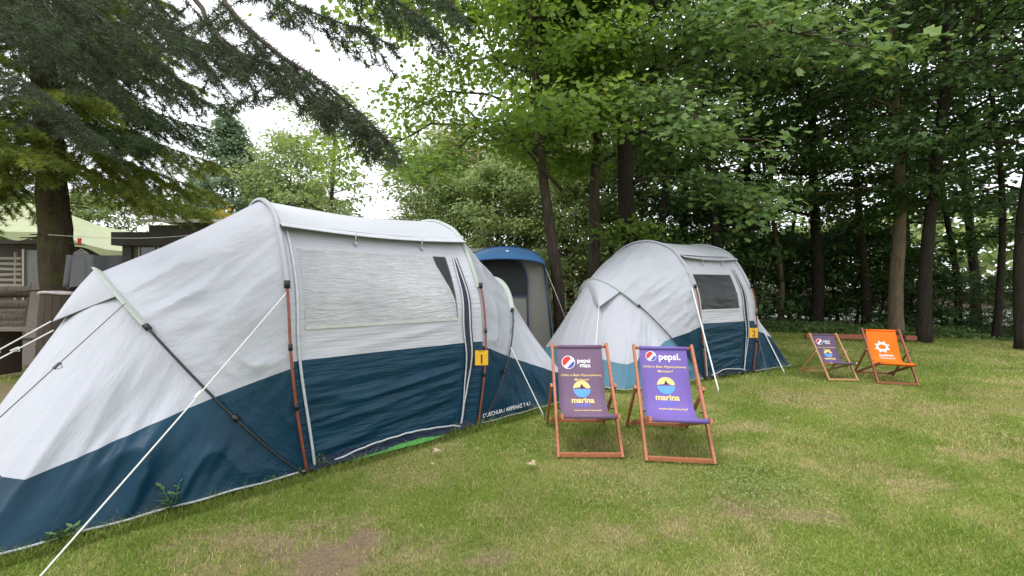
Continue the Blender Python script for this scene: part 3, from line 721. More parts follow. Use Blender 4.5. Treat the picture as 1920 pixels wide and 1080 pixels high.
def make_chair(label, p0, p1, wood_m, canvas_m, art, width=.555, yaw=None):
    """p0, p1: world positions of the two front feet"""
    d = p1 - p0; W = .56; c = (p0 + p1) / 2; ang = math.atan2(d[1], d[0]) if yaw is None else yaw
    root = thing('deckchair', label, 'deckchair', (c[0], c[1], 0), ang, 'wooden deckchairs on the lawn')
    k = np.linalg.norm(d) / W
    root.scale = (k, k, k)
    h = W / 2 - .012; wm = M[wood_m]
    for s in (-1, 1):
        MB().bar((s * h, -.005, .003), (s * h, .635, .875), .024, .042, (0, 1, 0)).build('rail', wm, root)
        MB().bar((s * (h - .03), .90, .035), (s * (h - .03), -.02, .357), .022, .038).build('seat_rail', wm, root)
        MB().bar((s * (h + .027), .36, .53), (s * (h + .027), .90, .003), .022, .036, (0, 1, 0)).build('prop_leg', wm, root)
        MB().tube([(s * (h - .045), .243, .345), (s * (h + .016), .243, .345)], .006, 8).build('pivot', M['black'], root)
        MB().tube([(s * (h - .015), .385, .525), (s * (h + .042), .385, .525)], .006, 8).build('pivot', M['black'], root)
    MB().tube([(-h, .618, .848), (h, .618, .848)], .014, 10).build('top_bar', wm, root, True)
    MB().bar((-h + .012, .012, .022), (h - .012, .012, .022), .024, .036).build('foot_bar', wm, root)
    MB().tube([(-h + .03, .0, .347), (h - .03, .0, .347)], .016, 10).build('seat_bar', wm, root, True)
    MB().bar((-h, .885, .035), (h, .885, .035), .024, .034).build('rear_bar', wm, root)
    # sling
    D = sling_curve(60); T = np.gradient(D, axis=0); T /= np.linalg.norm(T, axis=1)[:, None]
    cw = W - .125; u = np.linspace(-cw / 2, cw / 2, 33); rows = []
    for (b, z), (tb, tz) in zip(D, T):
        sag = 0
        rows.append([(x, b, z) for x in u])
    G = np.array(rows); v = np.linspace(0, 1, 60)[:, None]
    sl = np.concatenate([[0], np.cumsum(np.linalg.norm(np.diff(D, axis=0), axis=1))])[:, None]
    cr = sling_crease(u[None], sl) * sst(0, .06, sl[-1] - sl)
    G[..., 1] += T[:, 1][:, None] * cr; G[..., 2] -= T[:, 0][:, None] * cr
    B = MB(); B.grid(G); O = np.stack([0 * T[:, 0], T[:, 1], -T[:, 0]], 1)[:, None] * -.0022
    B.grid((G + O)[::-1])
    for e in (0, -1): B.grid(np.stack([G[:, e], (G + O)[:, e]], 1))
    V = np.vstack(B.V); uvu = np.stack([V[:, 0] * 2, V[:, 2]], 1)
    me = mesh_np('sling', V, np.vstack(B.Q), uvu); cv = link('sling', me, M[canvas_m], root)
    for (y, z, r) in ((.618, .848, .0175), (.0, .347, .0195)):
        MB().tube([(-cw / 2 - .001, y, z), (cw / 2 + .001, y, z)], r, 12).build('sling_loop', M[canvas_m], cv, True)
    art(cv)
    return root
def art_max(cv):
    globe(cv, -.115, .150, .058)
    V, F = text_mesh('pepsi', .062, .018); print_on(cv, V, F, .035, .135, 'lettering', M['white_print'], cv)
    V, F = text_mesh('max', .062, .018); print_on(cv, V, F, .045, .180, 'lettering', M['white_print'], cv)
    V, F = text_mesh('Chilluj w Bazie Wypoczynkowej', .030, .012, .25); print_on(cv, V, F, 0, .275, 'lettering', M['yellow_print'], cv)
    V, F = text_mesh('Marinasurf', .032, .012, .25); print_on(cv, V, F, 0, .318, 'lettering', M['yellow_print'], cv)
    marina(cv, .405)
    V, F = text_mesh('www.marinasurf.pl', .033, .014, .25); print_on(cv, V, F, .03, .635, 'lettering', M['yellow_print'], cv)
def art_pepsi(cv):
    globe(cv, -.115, .075, .044)
    V, F = text_mesh('pepsi.', .088, .02); print_on(cv, V, F, .055, .080, 'lettering', M['white_print'], cv)
    V, F = text_mesh('Chilluj w Bazie Wypoczynkowej', .030, .012, .25); print_on(cv, V, F, 0, .175, 'lettering', M['yellow_print'], cv)
    V, F = text_mesh('Marinasurf', .032, .012, .25); print_on(cv, V, F, 0, .218, 'lettering', M['yellow_print'], cv)
    marina(cv, .350)
    V, F = text_mesh('www.marinasurf.pl', .033, .014, .25); print_on(cv, V, F, .03, .575, 'lettering', M['yellow_print'], cv)
def art_sun(cv):
    R = disc(.085, 0, 2 * np.pi, 49); q = disc(.056, 0, 2 * np.pi, 49, .8); V, F = strip(R, q); print_on(cv, V, F, -.02, .30, 'emblem', M['white_print'], cv)
    for a in np.arange(0, 360, 45):
        a = math.radians(a + 20); c, s = math.cos(a), math.sin(a)
        P = np.array([(c * .08 - s * .014, s * .08 + c * .014), (c * .08 + s * .014, s * .08 - c * .014), (c * .112 + s * .008, s * .112 - c * .008), (c * .112 - s * .008, s * .112 + c * .008)])
        print_on(cv, P, [(0, 1, 2, 3)], -.02, .30, 'emblem', M['white_print'], cv, .0045)
    V, F = text_mesh('Justines', .066, .02); print_on(cv, V, F, .015, .455, 'lettering', M['white_print'], cv)
    V, F = text_mesh('funmarzec.pl', .040, .016); print_on(cv, V, F, .025, .510, 'lettering', M['white_print'], cv)
make_chair('deckchair with dull mauve sling and red wood frame, left of the violet one', gnd(1044, 855), gnd(1171, 862), 'wood_red', 'canvas_mauve', art_max, yaw=math.radians(-.5))
make_chair('deckchair with bright violet sling and large white drink lettering', gnd(1208, 862), gnd(1345, 874), 'wood_red', 'canvas_violet', art_pepsi, yaw=math.radians(-7))
make_chair('distant deckchair with dark plum sling and pale tan frame', gnd(1550, 712), gnd(1614, 716), 'wood_tan', 'canvas_plum', art_max, yaw=math.radians(-4))
make_chair('deckchair with bright orange sling and white sun ring emblem', gnd(1643, 718), gnd(1726, 725), 'wood_brown', 'canvas_orange', art_sun, yaw=math.radians(-20))

# ------------------------------------------------------------------ blue tunnel tent behind
M['blue_fly'] = fabric('blue_fly', (.07, .19, .42), .5, .08, (20, 4), .003)
M['blue_trim'] = plain('blue_trim', (.02, .055, .17), .5, .1, 20)
M['tent_taupe'] = fabric('tent_taupe', (.25, .235, .215), .6, .06, (8, 8), .004)
M['mesh_dark'] = fabric('mesh_dark', (.022, .022, .024), .7, .2, (4, 8), .01)
bt = thing('tunnel_tent', 'blue roofed tunnel tent with dark mesh door between the two family tents', 'tent', tuple(at(946, 540, 8.3) * [1, 1, 0]), 0)
def arch(hw, z0, z1, y, n=40, p=.8):
    a = np.linspace(0, np.pi, n); c, s = np.cos(a), np.sin(a)
    return np.stack([-hw * np.sign(c) * np.abs(c) ** p, np.full(n, y), z0 + (z1 - z0) * np.abs(s) ** .95], 1)
top, low = arch(.82, 1.86, 2.25, .45, 40, 1), arch(.80, 1.82, 1.965, 0.0, 40, 1)
R = np.linspace(0, 1, 8)[:, None, None]; G = top * (1 - R) + low * R; G[..., 2] += .03 * np.sin(np.pi * R[..., 0])
MB().grid(G).build('visor', M['blue_fly'], bt, True)
for P in (top, low): MB().tube(P + [0, -.005, 0], .014, 6).build('visor_trim', M['blue_trim'], bt, True)
bk = arch(.86, 1.75, 2.05, 2.8, 40, 1); mid = arch(.86, 1.86, 2.27, 1.4, 40, 1)
MB().grid(np.stack([top, mid, bk])).build('roof', M['blue_fly'], bt, True)
for s in (-1, 1):
    MB().grid(np.array([[(s * .82, .45, 1.86), (s * .88, 1.4, 1.86), (s * .86, 2.8, 1.75)], [(s * .93, .45, .9), (s * 1.0, 1.4, .9), (s * .95, 2.8, .9)], [(s * 1.0, .45, 0), (s * 1.08, 1.4, 0), (s * 1.0, 2.8, 0)]])).build('side_wall', M['tent_taupe'], bt, True)
    MB().tube([(s * .81, .44, 1.87), (s * .92, .44, .9), (s * .99, .44, 0)], .016, 6).build('frame_pole', M['blue_trim'], bt, True)
fr = arch(.82, 1.86, 2.2, .50, 40, 1); base = fr.copy(); base[:, 2] = 0; base[:, 0] *= 1.2
R = np.linspace(0, 1, 12)[:, None, None]; MB().grid(fr * (1 - R) + base * R).build('front_wall', M['tent_taupe'], bt, True)
dr = arch(.56, 1.50, 2.02, .46, 30, .75); db = dr.copy(); db[:, 2] = 1.22; dr[:, 0] -= .09; db[:, 0] -= .09
MB().grid(dr * (1 - R) + db * R).build('mesh_door', M['mesh_dark'], bt, True)
MB().tube(np.vstack([[(-.65, .45, 0)], dr - [0, .01, 0], [(.47, .45, 1.2), (.49, .45, .0)]]), .017, 6).build('door_zip', M['blue_trim'], bt, True)
MB().bar((-.62, .45, 1.22), (.47, .45, 1.22), .01, .02).build('door_hem', M['blue_trim'], bt)
MB().tube([(.83, .44, 1.84), (1.0, -.25, .0)], .009, 5).build('guy_rope', M['cord_dark'], bt, True)
MB().tube([(.83, .44, 1.84), (1.25, .1, .7)], .006, 5).build('guy_rope', M['rope'], bt, True)
lg = np.array([(-.03, .0), (.03, -.01), (.035, .015), (.0, .03), (-.025, .022)])
link('logo', ngon_mesh('logo', [(x + .05, .10, y + 2.12) for x, y in lg], fan(lg)), M['white_print'], bt)
# white shed roof behind it
M['sheet_white'] = plain('sheet_white', (.66, .62, .58), .5, .06, 3)
M['shed_wall'] = plain('shed_wall', (.42, .36, .31), .7, .1, 4)
sh = thing('shed', 'shed with white corrugated roof edge behind the blue tunnel tent', 'shed', tuple(at(880, 540, 15) * [1, 1, 0]))
MB().box((-3.2, 0, 0), (.85, 3, 2.72)).build('wall', M['shed_wall'], sh)
a, b = np.meshgrid(np.linspace(-3.4, 1.0, 150), np.linspace(-.3, 3.3, 4), indexing='ij')
MB().grid(np.stack([a, b, 2.82 + .13 * b / 3 + .022 * np.sin(a * 34)], -1)).build('roof', M['sheet_white'], sh, True)
MB().box((-3.35, -.22, 2.66), (.95, -.16, 2.80)).build('fascia', M['sheet_white'], sh)

# ------------------------------------------------------------------ left side: cabin, tarpaulin, clutter
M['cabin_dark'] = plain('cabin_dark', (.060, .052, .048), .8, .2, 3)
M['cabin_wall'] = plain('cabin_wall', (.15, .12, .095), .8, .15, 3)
M['frame_white'] = plain('frame_white', (.45, .42, .36), .5, .1, 8)
M['glass'] = plain('window_glass', (.10, .13, .15), .08, .4, 2)
cb = thing('camping_cabin', 'dark camping cabin with white edged roof and window behind the front tent', 'cabin', tuple(at(300, 540, 9.6) * [1, 1, 0]))
x0 = lambda px: (px - 300) / FPX * 9.6
MB().box((x0(236), 0, 0), (x0(560), 3.2, 2.58)).build('wall', M['cabin_wall'], cb)
MB().box((x0(233), -.05, 0), (x0(250), -.003, 2.60)).build('corner_post', M['cabin_dark'], cb)
MB().box((x0(230), -.28, 2.34), (x0(320), .5, 2.63)).build('eave', M['cabin_dark'], cb)
MB().box((x0(318), -.55, 2.30), (x0(560), 3.3, 2.74)).build('awning_box', M['cabin_dark'], cb)
B = MB(); B.grid([[(x0(316), -.8, 2.83), (x0(316), 3.3, 2.98)], [(x0(560), -.8, 2.83), (x0(560), 3.3, 2.98)]]); B.grid([[(x0(316), -.8, 2.83), (x0(316), -.8, 2.76)], [(x0(560), -.8, 2.83), (x0(560), -.8, 2.76)]]); B.build('roof', M['sheet_white'], cb)
wf = MB()
for p, q in (((262, 2.36), (300, 2.36)), ((262, 1.5), (300, 1.5)), ((263, 1.5), (263, 2.36)), ((300, 1.5), (300, 2.36)), ((292, 1.5), (292, 2.36))):
    wf.bar((x0(p[0]), -.02, p[1]), (x0(q[0]), -.02, q[1]), .03, .035, (0, 1, 0))
w_ = wf.build('window', M['frame_white'], cb)
MB().box((x0(263), -.012, 1.5), (x0(300), -.004, 2.36)).build('pane', M['glass'], w_)

M['tarp'] = fabric('tarp_green', (.33, .36, .19), .5, .08, (5, 5), .02)
tp = thing('tarpaulin_shelter', 'yellow green tarpaulin shelter sagging between posts behind the spruce trunk', 'shelter', tuple(at(90, 540, 11.5) * [1, 1, 0]))
base = np.array([tp.location[0], tp.location[1], 0])
ex = np.linspace(-160, 242, 60)
ty = np.interp(ex, [-160, 0, 40, 75, 130, 190, 242], [392, 384, 379, 384, 402, 424, 434]); by = np.interp(ex, [-160, 0, 100, 160, 200, 242], [440, 434, 436, 458, 468, 472])
rows = []
for k in np.linspace(0, 1, 16):
    rows.append([at(x, t * (1 - k) + b * k, 12.4 - 1.6 * k) - base + [0, 0, -.10 * math.sin(math.pi * k) * (.4 + .6 * vn(x / 60, k, 8))] for x, t, b in zip(ex, ty, by)])
MB().grid(rows).build('canopy', M['tarp'], tp, True)
rows2 = [[np.array(p) + [0, .0, -.16 * k * (1 + .4 * math.sin(i * .5))] for i, p in enumerate(rows[-1])] for k in (0, 1)]
MB().grid(rows2).build('valance', M['tarp'], tp, True)
for x in (-10, 120, 236):
    q = at(x, 470, 11.0) - base; MB().tube([(q[0], q[1], 0), (q[0], q[1], q[2] + .1)], .045, 8).build('post', M['cabin_dark'], tp, True)
M['screen_grey'] = fabric('screen_grey', (.060, .062, .072), .8, .2, (3, 3), .03)
scn = thing('windbreak_screen', 'dark grey screen hanging under the tarpaulin edge', 'screen', tuple(at(190, 540, 10.7) * [1, 1, 0]))
a, b = np.meshgrid(np.linspace(-.75, .75, 30), np.linspace(.5, 2.22, 14), indexing='ij')
MB().grid(np.stack([a, .05 * np.sin(a * 9) * (1.3 - b / 2.2), b], -1)).build('cloth', M['screen_grey'], scn, True)
for s in (-.75, .75): MB().tube([(s, 0, 0), (s, 0, 2.25)], .025, 7).build('pole', M['cabin_dark'], scn, True)
backdrop = thing('dark_backdrop', 'dark hut added to stand for the shade under the green tarpaulin', 'backdrop', tuple(at(60, 540, 13.2) * [1, 1, 0]))  # dark box in place of the shaded space below the tarpaulin
MB().box((-3.4, 0, 0), (2.3, 2, 2.75)).build('wall', M['cabin_dark'], backdrop)
MB().box((-3.6, -.25, 2.751), (2.5, 2.2, 2.87)).build('roof', M['cabin_dark'], backdrop)
M['slat'] = wood('slat_grey', (.22, .19, .15), (.42, .37, .29))
pf = thing('slatted_fence', 'pale slatted wooden fence behind the spruce trunk', 'fence', tuple(at(15, 540, 11.8) * [1, 1, 0]))
rg = random.Random(5); sm = None
for k in range(7):
    z = 1.32 + .15 * k
    if sm is None:
        B = MB(); B.bar((-1.0, 0, 0), (.38, 0, 0), .02, .07); sm = B.mesh('slat')
    link('slat', sm, M['slat'], pf, (0, rg.uniform(-.01, .01), z)).rotation_euler = (0, rg.uniform(-.03, .03), 0)
for x in (-.5, .18): MB().bar((x, .03, 0), (x, .03, 2.4), .06, .05, (0, 1, 0)).build('post', M['slat'], pf)
gp_ = thing('grey_panel', 'tall grey board standing left of the spruce trunk', 'board', tuple(at(58, 540, 11.0) * [1, 1, 0]))
MB().box((-.13, 0, 0), (.42, .04, 2.38)).build('sheet', plain('panel_grey', (.12, .135, .12), .6, .2, 4), gp_)
MB().bar((-.16, -.02, 0), (-.16, -.02, 2.4), .06, .05, (0, 1, 0)).build('post', M['slat'], gp_)
# jacket on a line
M['jacket'] = fabric('jacket_grey', (.125, .125, .135), .85, .15, (10, 3), .02)
jk = thing('hanging_jacket', 'grey jacket hanging on a line beside the spruce trunk', 'jacket', tuple(at(152, 540, 7.0) * [1, 1, 0]))
a, b = np.meshgrid(np.linspace(0, 2 * np.pi, 40), np.linspace(0, 1, 18), indexing='ij')
hw = .06 + .12 * sst(0, .12, b) + .03 * b; zt = at(0, 476, 7.0)[2]; zb = at(0, 540, 7.0)[2]
MB().grid(np.stack([np.cos(a) * hw, np.sin(a) * (.03 + .05 * b) + .018 * np.sin(a * 7) * b, zt + .05 + (zb - zt - .02) * b - .045 * np.abs(np.cos(a)) * sst(0, .1, b)], -1)).build('body', M['jacket'], jk, True)
for s in (-1, 1):
    t = np.linspace(0, 1, 8)[:, None]; MB().tube(np.array([(s * .16, 0, zt - .02)]) * (1 - t) + np.array([(s * .21, -.03, zt - .55)]) * t, np.linspace(.055, .045, 8), 9).build('sleeve', M['jacket'], jk, True)
MB().tube([(-.13, 0, zt), (0, 0, zt + .08), (.13, 0, zt)], .008, 5).build('hanger', M['slat'], jk, True)
cl = at(90, 440, 7.2); cr = at(175, 428, 7.2) + np.array([1.5, 1.5, .2])
wl_ = link('washing_line', MB().tube([cl + (cr - cl) * t + np.array([0, 0, -.12 * math.sin(math.pi * t)]) for t in np.linspace(0, 1, 12)], .005, 5).mesh('washing_line', True), M['rope'])
tag(wl_, 'thin pale washing line tied to the spruce trunk', 'washing line')
pc = thing('clothes_peg', 'small red peg on the washing line', 'peg', tuple(at(149, 452, 7.1)))
MB().bar((-.02, 0, .05), (-.012, 0, -.05), .02, .02, (0, 1, 0)).build('jaw', M['red_print'], pc); MB().bar((.02, 0, .05), (.012, 0, -.05), .02, .02, (0, 1, 0)).build('jaw', M['red_print'], pc)
pw = thing('wooden_post', 'pale stubby wooden post below the hanging jacket', 'post', tuple(at(149, 540, 7.05) * [1, 1, 0]))
MB().tube([(0, 0, 0), (0, 0, 1.0)], .07, 10).build('shaft', M['wood_tan'], pw, True)
MB().tube([(0, 0, 1.0), (0, 0, 1.33)], .066, 10).build('cap', M['wood_tan'], pw, True)
# barrel with a red and white cloth, leaning boards, plank bench, logs
M['brown_dark'] = wood('brown_dark', (.035, .024, .018), (.085, .055, .04), .8)
br = thing('wooden_barrel', 'dark brown barrel with pale strip round its rim in front of spruce trunk', 'barrel', tuple(at(116, 540, 6.6) * [1, 1, 0]))
zt = at(0, 549, 6.6)[2]; zs = np.linspace(0, 1, 10)
for k in range(16):
    a0, a1 = 2 * np.pi * k / 16 + .01, 2 * np.pi * (k + 1) / 16 - .01
    rr = .23 + .035 * np.sin(np.pi * zs)
    G = np.stack([np.stack([np.cos(a) * rr, np.sin(a) * rr, zs * zt], 1) for a in (a0, (a0 + a1) / 2, a1)])
    if k == 0: st_me = MB().grid(G).mesh('stave', True)
    link('stave', st_me, M['brown_dark'], br, (0, 0, 0), 2 * np.pi * k / 16)
MB().tube([(0, 0, zt - .07), (0, 0, zt - .04)], .225, 24).build('lid', M['brown_dark'], br)
a = np.linspace(0, 2 * np.pi, 40); MB().tube(np.stack([np.cos(a) * .236, np.sin(a) * .236, zt + .012 * np.sin(a * 3)], 1), .024, 6).build('rim_strip', plain('strip_pale', (.55, .45, .46), .5, .2, 6), br, True)
rb = thing('red_white_ribbon', 'red and white ribbon hanging at the left edge of barrel', 'ribbon', tuple(at(84, 575, 6.5)))
G = [[(x + .01 * math.sin(k * 2), -.02 + .01 * math.cos(k), z) for x in (-.035, .035)] for k, z in enumerate(np.linspace(.17, .02, 6))]
MB().grid(G).build('white_half', M['white_print'], rb, True)
G = [[(x - .005 + .012 * math.sin(k * 2), -.024, z) for x in (-.03, .04)] for k, z in enumerate(np.linspace(.02, -.10, 5))]
MB().grid(G).build('red_half', plain('ribbon_red', (.45, .10, .10), .6, .1, 6), rb, True)
M['board_grey'] = wood('board_grey', (.10, .085, .07), (.24, .20, .17), .8)
for (lab, xa, ya, xb, yb, Yd, w, mm) in (('wide weathered grey board leaning in front of the spruce trunk', 55, 625, 76, 528, 7.6, .30, 'board_grey'),
                                        ('narrow dark board leaning left of the wide weathered board', 36, 622, 64, 530, 7.8, .10, 'brown_dark'),
                                        ('dark board leaning right of the wide weathered board', 78, 640, 92, 545, 7.0, .22, 'brown_dark')):
    p, q = at(xa, ya, Yd), at(xb, yb, Yd + .35); p[2] = 0.0
    t = thing('leaning_board', lab, 'board', tuple(p), 0, 'boards leaning by the spruce')
    MB().bar((0, 0, 0), tuple(q - p), w, .03, (0, 1, 0)).build('plank', M[mm], t)
    MB().bar(tuple((q - p) * .3 + [-w / 2, -.02, 0]), tuple((q - p) * .3 + [w / 2, -.02, 0]), .02, .05).build('batten', M['brown_dark'], t)
bn = thing('low_plank_bench', 'low rough plank bench on the grass at left edge', 'bench', tuple(at(60, 540, 6.6) * [1, 1, 0]))
zb = at(0, 617, 6.6)[2]
for k in range(3): MB().bar((-.65, -.10 + .13 * k, zb), (.75, -.10 + .13 * k, zb - .01 * k), .12, .045).build('plank', M['board_grey'], bn)
for s in (-.45, .5): MB().bar((s, -.15, zb / 2), (s, .22, zb / 2), .08, zb * .9).build('leg', M['brown_dark'], bn)
lp = random.Random(8)
for k, (px, py, Yd, ln, r) in enumerate(((30, 548, 9.8, 1.7, .13), (20, 575, 9.6, 1.8, .14), (35, 590, 9.3, 1.5, .12), (10, 600, 9.2, 1.6, .13), (40, 612, 9.0, 1.3, .11))):
    c = at(px, py, Yd); c[2] = max(c[2], r)
    if k == 0: base_z = c[2]
    lab = ['topmost log on the pile at left edge', 'second log from the top of the pile at left edge', 'middle log in the pile at left edge', 'second lowest log in the pile at left edge', 'lowest log lying in front of the pile at left edge'][k]
    t = thing('cut_log', lab, 'log', (c[0], c[1], 0), lp.uniform(-.12, .12), 'logs piled at left')
    MB().tube([(-ln / 2, 0, c[2]), (0, .01, c[2] + .01), (ln / 2, 0, c[2])], [r, r * 1.04, r * .95], 12, cap=False).build('bark', M['bark_maple'], t, True)
    for s in (-1, 1): MB().tube([(s * ln / 2, 0, c[2]), (s * (ln / 2 + .004), 0, c[2])], r * .97, 12).build('cut_face', M['wood_tan'], t)
    if c[2] > r + .05:
        for s in (-.4, .4): MB().bar((s * ln, 0, 0), (s * ln, 0, c[2] - r + .03), .09, .09, (0, 1, 0)).build('support', M['brown_dark'], t)
# timber edging at the far lawn edge
te = thing('timber_edging', 'reddish brown timber rail lying along the far lawn edge between the back deckchairs', 'timber', tuple(gnd(1600, 636)))
MB().bar((-1.3, .0, .09), (1.2, -.5, .09), .14, .13).build('beam', M['wood_brown'], te)
for s, y in ((-1.0, -.06), (.9, -.44)): MB().tube([(s, y - .09, -.05), (s, y - .09, .16)], .03, 7).build('stake', M['brown_dark'], te)
# fallen leaves and weeds on the lawn
LEAF2 = np.array([(0, 0), (.35, .22), (.25, .5), (.62, .42), (.72, .2), (1, 0), (.72, -.2), (.62, -.42), (.25, -.5), (.35, -.22)])
M['leaf_dry'] = plain('leaf_dry', (.42, .33, .22), .7, .25, 40)
for px, py, s, rz, lab in ((810, 856, .085, .5, 'curled dry leaf on the grass before the front tent door'), (986, 876, .10, -.7, 'larger dry leaf on the grass left of the mauve deckchair'), (812, 880, .035, 2.0, 'tiny dry leaf scrap below the curled leaf')):
    t = thing('fallen_leaf', lab, 'leaf', tuple(gnd(px, py) + [0, 0, .035]), rz, 'dry leaves on the lawn')
    P = [(x * s, y * s, .25 * s * (abs(y) * 1.4 + .3 * x * x + .1 * math.sin(x * 9))) for x, y in LEAF2] + [(.5 * s, 0, 0)]
    B = MB(); B.add(P, None, [(10, i, (i + 1) % 10) for i in range(10)]); B.build('blade', M['leaf_dry'], t, True)
    MB().tube([(-.35 * s, .03 * s, .02 * s), (0, 0, 0)], .0018, 4).build('stalk', M['twig'], t)
def weed(label, px, py, h, n, seed, lw=.05, mat='leaf_mid'):
    rr = random.Random(seed); t = thing('weed_plant', label, 'weed', tuple(gnd(px, py)), 0, 'weeds growing along the front tent')
    for k in range(n):
        a = rr.uniform(0, 6.28); e = np.array([math.cos(a) * h * .3, math.sin(a) * h * .3, h * rr.uniform(.55, 1)])
        c0 = np.array([rr.uniform(-.04, .04), rr.uniform(-.03, .03), -.02]); P = [c0, c0 + e * [.3, .3, .55], c0 + e]
        st = MB().tube(P, [.003, .0025, .0015], 5).build('stem', M['leaf_stem'], t, True)
        for j in range(7):
            q = spline(P, 9)[2 + j]; b = rr.uniform(0, 6.28); ll = lw * rr.uniform(.7, 1.2)
            d = np.array([math.cos(b), math.sin(b), .35]) * ll; s_ = np.array([-math.sin(b), math.cos(b), 0]) * ll * .24
            B = MB(); B.add([q, q + d * .45 + s_, q + d, q + d * .45 - s_, q + d * .5 - [0, 0, .006]], None, [(0, 1, 4), (1, 2, 4), (2, 3, 4), (3, 0, 4)]); B.build('leaf', M['leaf_stem'], st)
M['leaf_stem'] = plain('leaf_weed', (.065, .13, .035), .5, .3, 20)
weed('leafy weed standing against the navy skirt of the front tent', 325, 955, .20, 5, 3)
weed('low broad weed at the front tent hem near the left edge', 115, 1015, .12, 7, 4, .06)
weed('thin weed by the left red pole of the front tent', 600, 880, .16, 3, 6, .03)

# ------------------------------------------------------------------ trees
LOBED = (np.array([(0, 0, 0), (.30, .40, .05), (.48, .22, .02), (.70, .44, .03), (1.0, 0, -.10), (.70, -.44, .03), (.48, -.22, .02), (.30, -.40, .05)]),
         np.array([(0, 2, 1), (2, 4, 3), (0, 4, 2), (0, 6, 4), (4, 6, 5), (0, 7, 6)]))
KITE = (np.array([(0, 0, 0), (.45, .34, .04), (1, 0, -.08), (.45, -.34, .04)]), np.array([(0, 2, 1), (0, 3, 2)]))
def unit(v): return v / (np.linalg.norm(v, axis=-1, keepdims=True) + 1e-9)
def leaves_mesh(name, pos, nrm, ax, size, tint, tmpl, smooth=False):
    """every leaf is its own small face set"""
    T, F = tmpl; nrm = unit(nrm); ax = unit(ax - nrm * (ax * nrm).sum(1, keepdims=True)); sd = np.cross(nrm, ax)
    V = pos[:, None] + size[:, None, None] * (T[None, :, :1] * ax[:, None] + T[None, :, 1:2] * sd[:, None] + T[None, :, 2:] * nrm[:, None])
    k = len(T); FF = (np.arange(len(pos))[:, None, None] * k + F[None]).reshape(-1, 3)
    return mesh_np(name, V.reshape(-1, 3), FF, smooth=smooth, attr={'tint': np.repeat(tint, k)})
def make_tree_meshes(seed, H, r0, h0, Lmax, nl=30, leaf=.12, n_leaf=24000, tmpl=KITE, bend=(0, 0), bias=(0, 0), profile='dome', droop=.25,
                     up=.45, spread=.34, trunk_pts=None, ntw=7, flat=.28, first_limbs=None, sides=10, limb_r=.34):
    rg = np.random.default_rng(seed); B = MB()
    if trunk_pts is None:
        t = np.linspace(0, 1, 9)
        trunk_pts = np.stack([bend[0] * t ** 1.5 + .10 * np.sin(t * 7 + seed), bend[1] * t ** 1.5 + .10 * np.cos(t * 6 + seed) - .10 * math.cos(seed), H * .96 * t], 1)
        trunk_pts[0, :2] = 0
    TP = spline(trunk_pts, 40); tz = TP[:, 2]
    rad = r0 * (1 - .86 * (tz / tz[-1])) ** .8; rad[:4] *= np.array([1.22, 1.1, 1.04, 1.0])
    TP2 = TP.copy(); TP2[0, 2] -= .25
    B.tube(TP2, rad, sides, noise=.10, rng=rg)
    pos, w = [], []
    for i in range(nl):
        u = (i + .5) / nl; h = h0 + (H * .97 - h0) * u ** .9
        a = i * 2.39996 + rg.uniform(-.4, .4) + seed
        prof = {'dome': np.sin(np.pi * (.16 + .80 * u)) ** .7, 'cone': (1.02 - u) ** .85, 'up': .55 + .45 * np.sin(np.pi * u), 'col': .8 + .2 * np.sin(3 * np.pi * u) - .55 * u ** 3, 'bush': (1 - u ** 2.2) ** .6, 'low': np.sin(np.pi * (.36 + .6 * u)) ** .9}[profile]
        d = np.array([math.cos(a), math.sin(a)]); L = Lmax * prof * rg.uniform(.75, 1.15) * (1 + max(-.6, d @ np.array(bias)))
        s = np.array([np.interp(h, tz, TP[:, 0]), np.interp(h, tz, TP[:, 1]), h])
        el = up * (1 + .7 * u) + rg.uniform(-.15, .15)
        q = np.linspace(0, 1, 7)
        side = np.array([-d[1], d[0]]) * rg.uniform(-.25, .25)
        P = np.stack([s[0] + L * (d[0] * q + side[0] * q * q), s[1] + L * (d[1] * q + side[1] * q * q), s[2] + L * (math.tan(el) * .8 * q - droop * q ** 2.2)], 1)
        P[1:-1] += rg.normal(0, .035 * L, (5, 3)) * [1, 1, .6]
        rl = np.interp(h, tz, rad) * limb_r * (1 if u < .8 else .8)
        B.tube(P, rl * (1 - .85 * q) + .004, 5, cap=False)
        pos.append(P[3:]); w.append(np.full(4, .8))
        for k in range(ntw):
            f = .25 + .75 * (k + rg.random()) / ntw
            c = np.array([np.interp(f, q, P[:, m]) for m in range(3)])
            b = math.atan2(d[1], d[0]) + (1 if k % 2 else -1) * rg.uniform(.5, 1.25); l2 = L * rg.uniform(.24, .46) * (1.15 - .5 * f)
            e = np.array([math.cos(b), math.sin(b), rg.uniform(-.25, .35) - droop * .4]) * l2
            Q = np.stack([c, c + e * .5 + [0, 0, .05 * l2], c + e])
            B.tube(Q, [rl * .3 + .004, rl * .18 + .003, .003], 4, cap=False)
            tt = np.linspace(.25, 1, 4)[:, None]; pos.append(c + e * tt); w.append(np.full(4, 1.0))
    C = np.vstack(pos); W = np.concatenate(w)
    C = C + rg.normal(0, .06, C.shape)
    idx = rg.choice(len(C), n_leaf, p=W / W.sum()); ctint = rg.random(len(C))
    off = rg.normal(0, 1, (n_leaf, 3)) * [spread, spread, spread * flat]
    pos = C[idx] + off
    outw = pos - np.array([0, 0, 0]); outw[:, 2] = 0; outw = unit(outw)
    nrm = rg.normal(0, .62, (n_leaf, 3)) + [0, 0, 1] + outw * .45
    ax = off * [1, 1, .3] + outw * .3 + rg.normal(0, .25, (n_leaf, 3)); ax[:, 2] -= .25
    size = leaf * rg.uniform(.65, 1.3, n_leaf)
    tint = np.clip(.55 * rg.random(n_leaf) + .45 * ctint[idx], 0, 1)
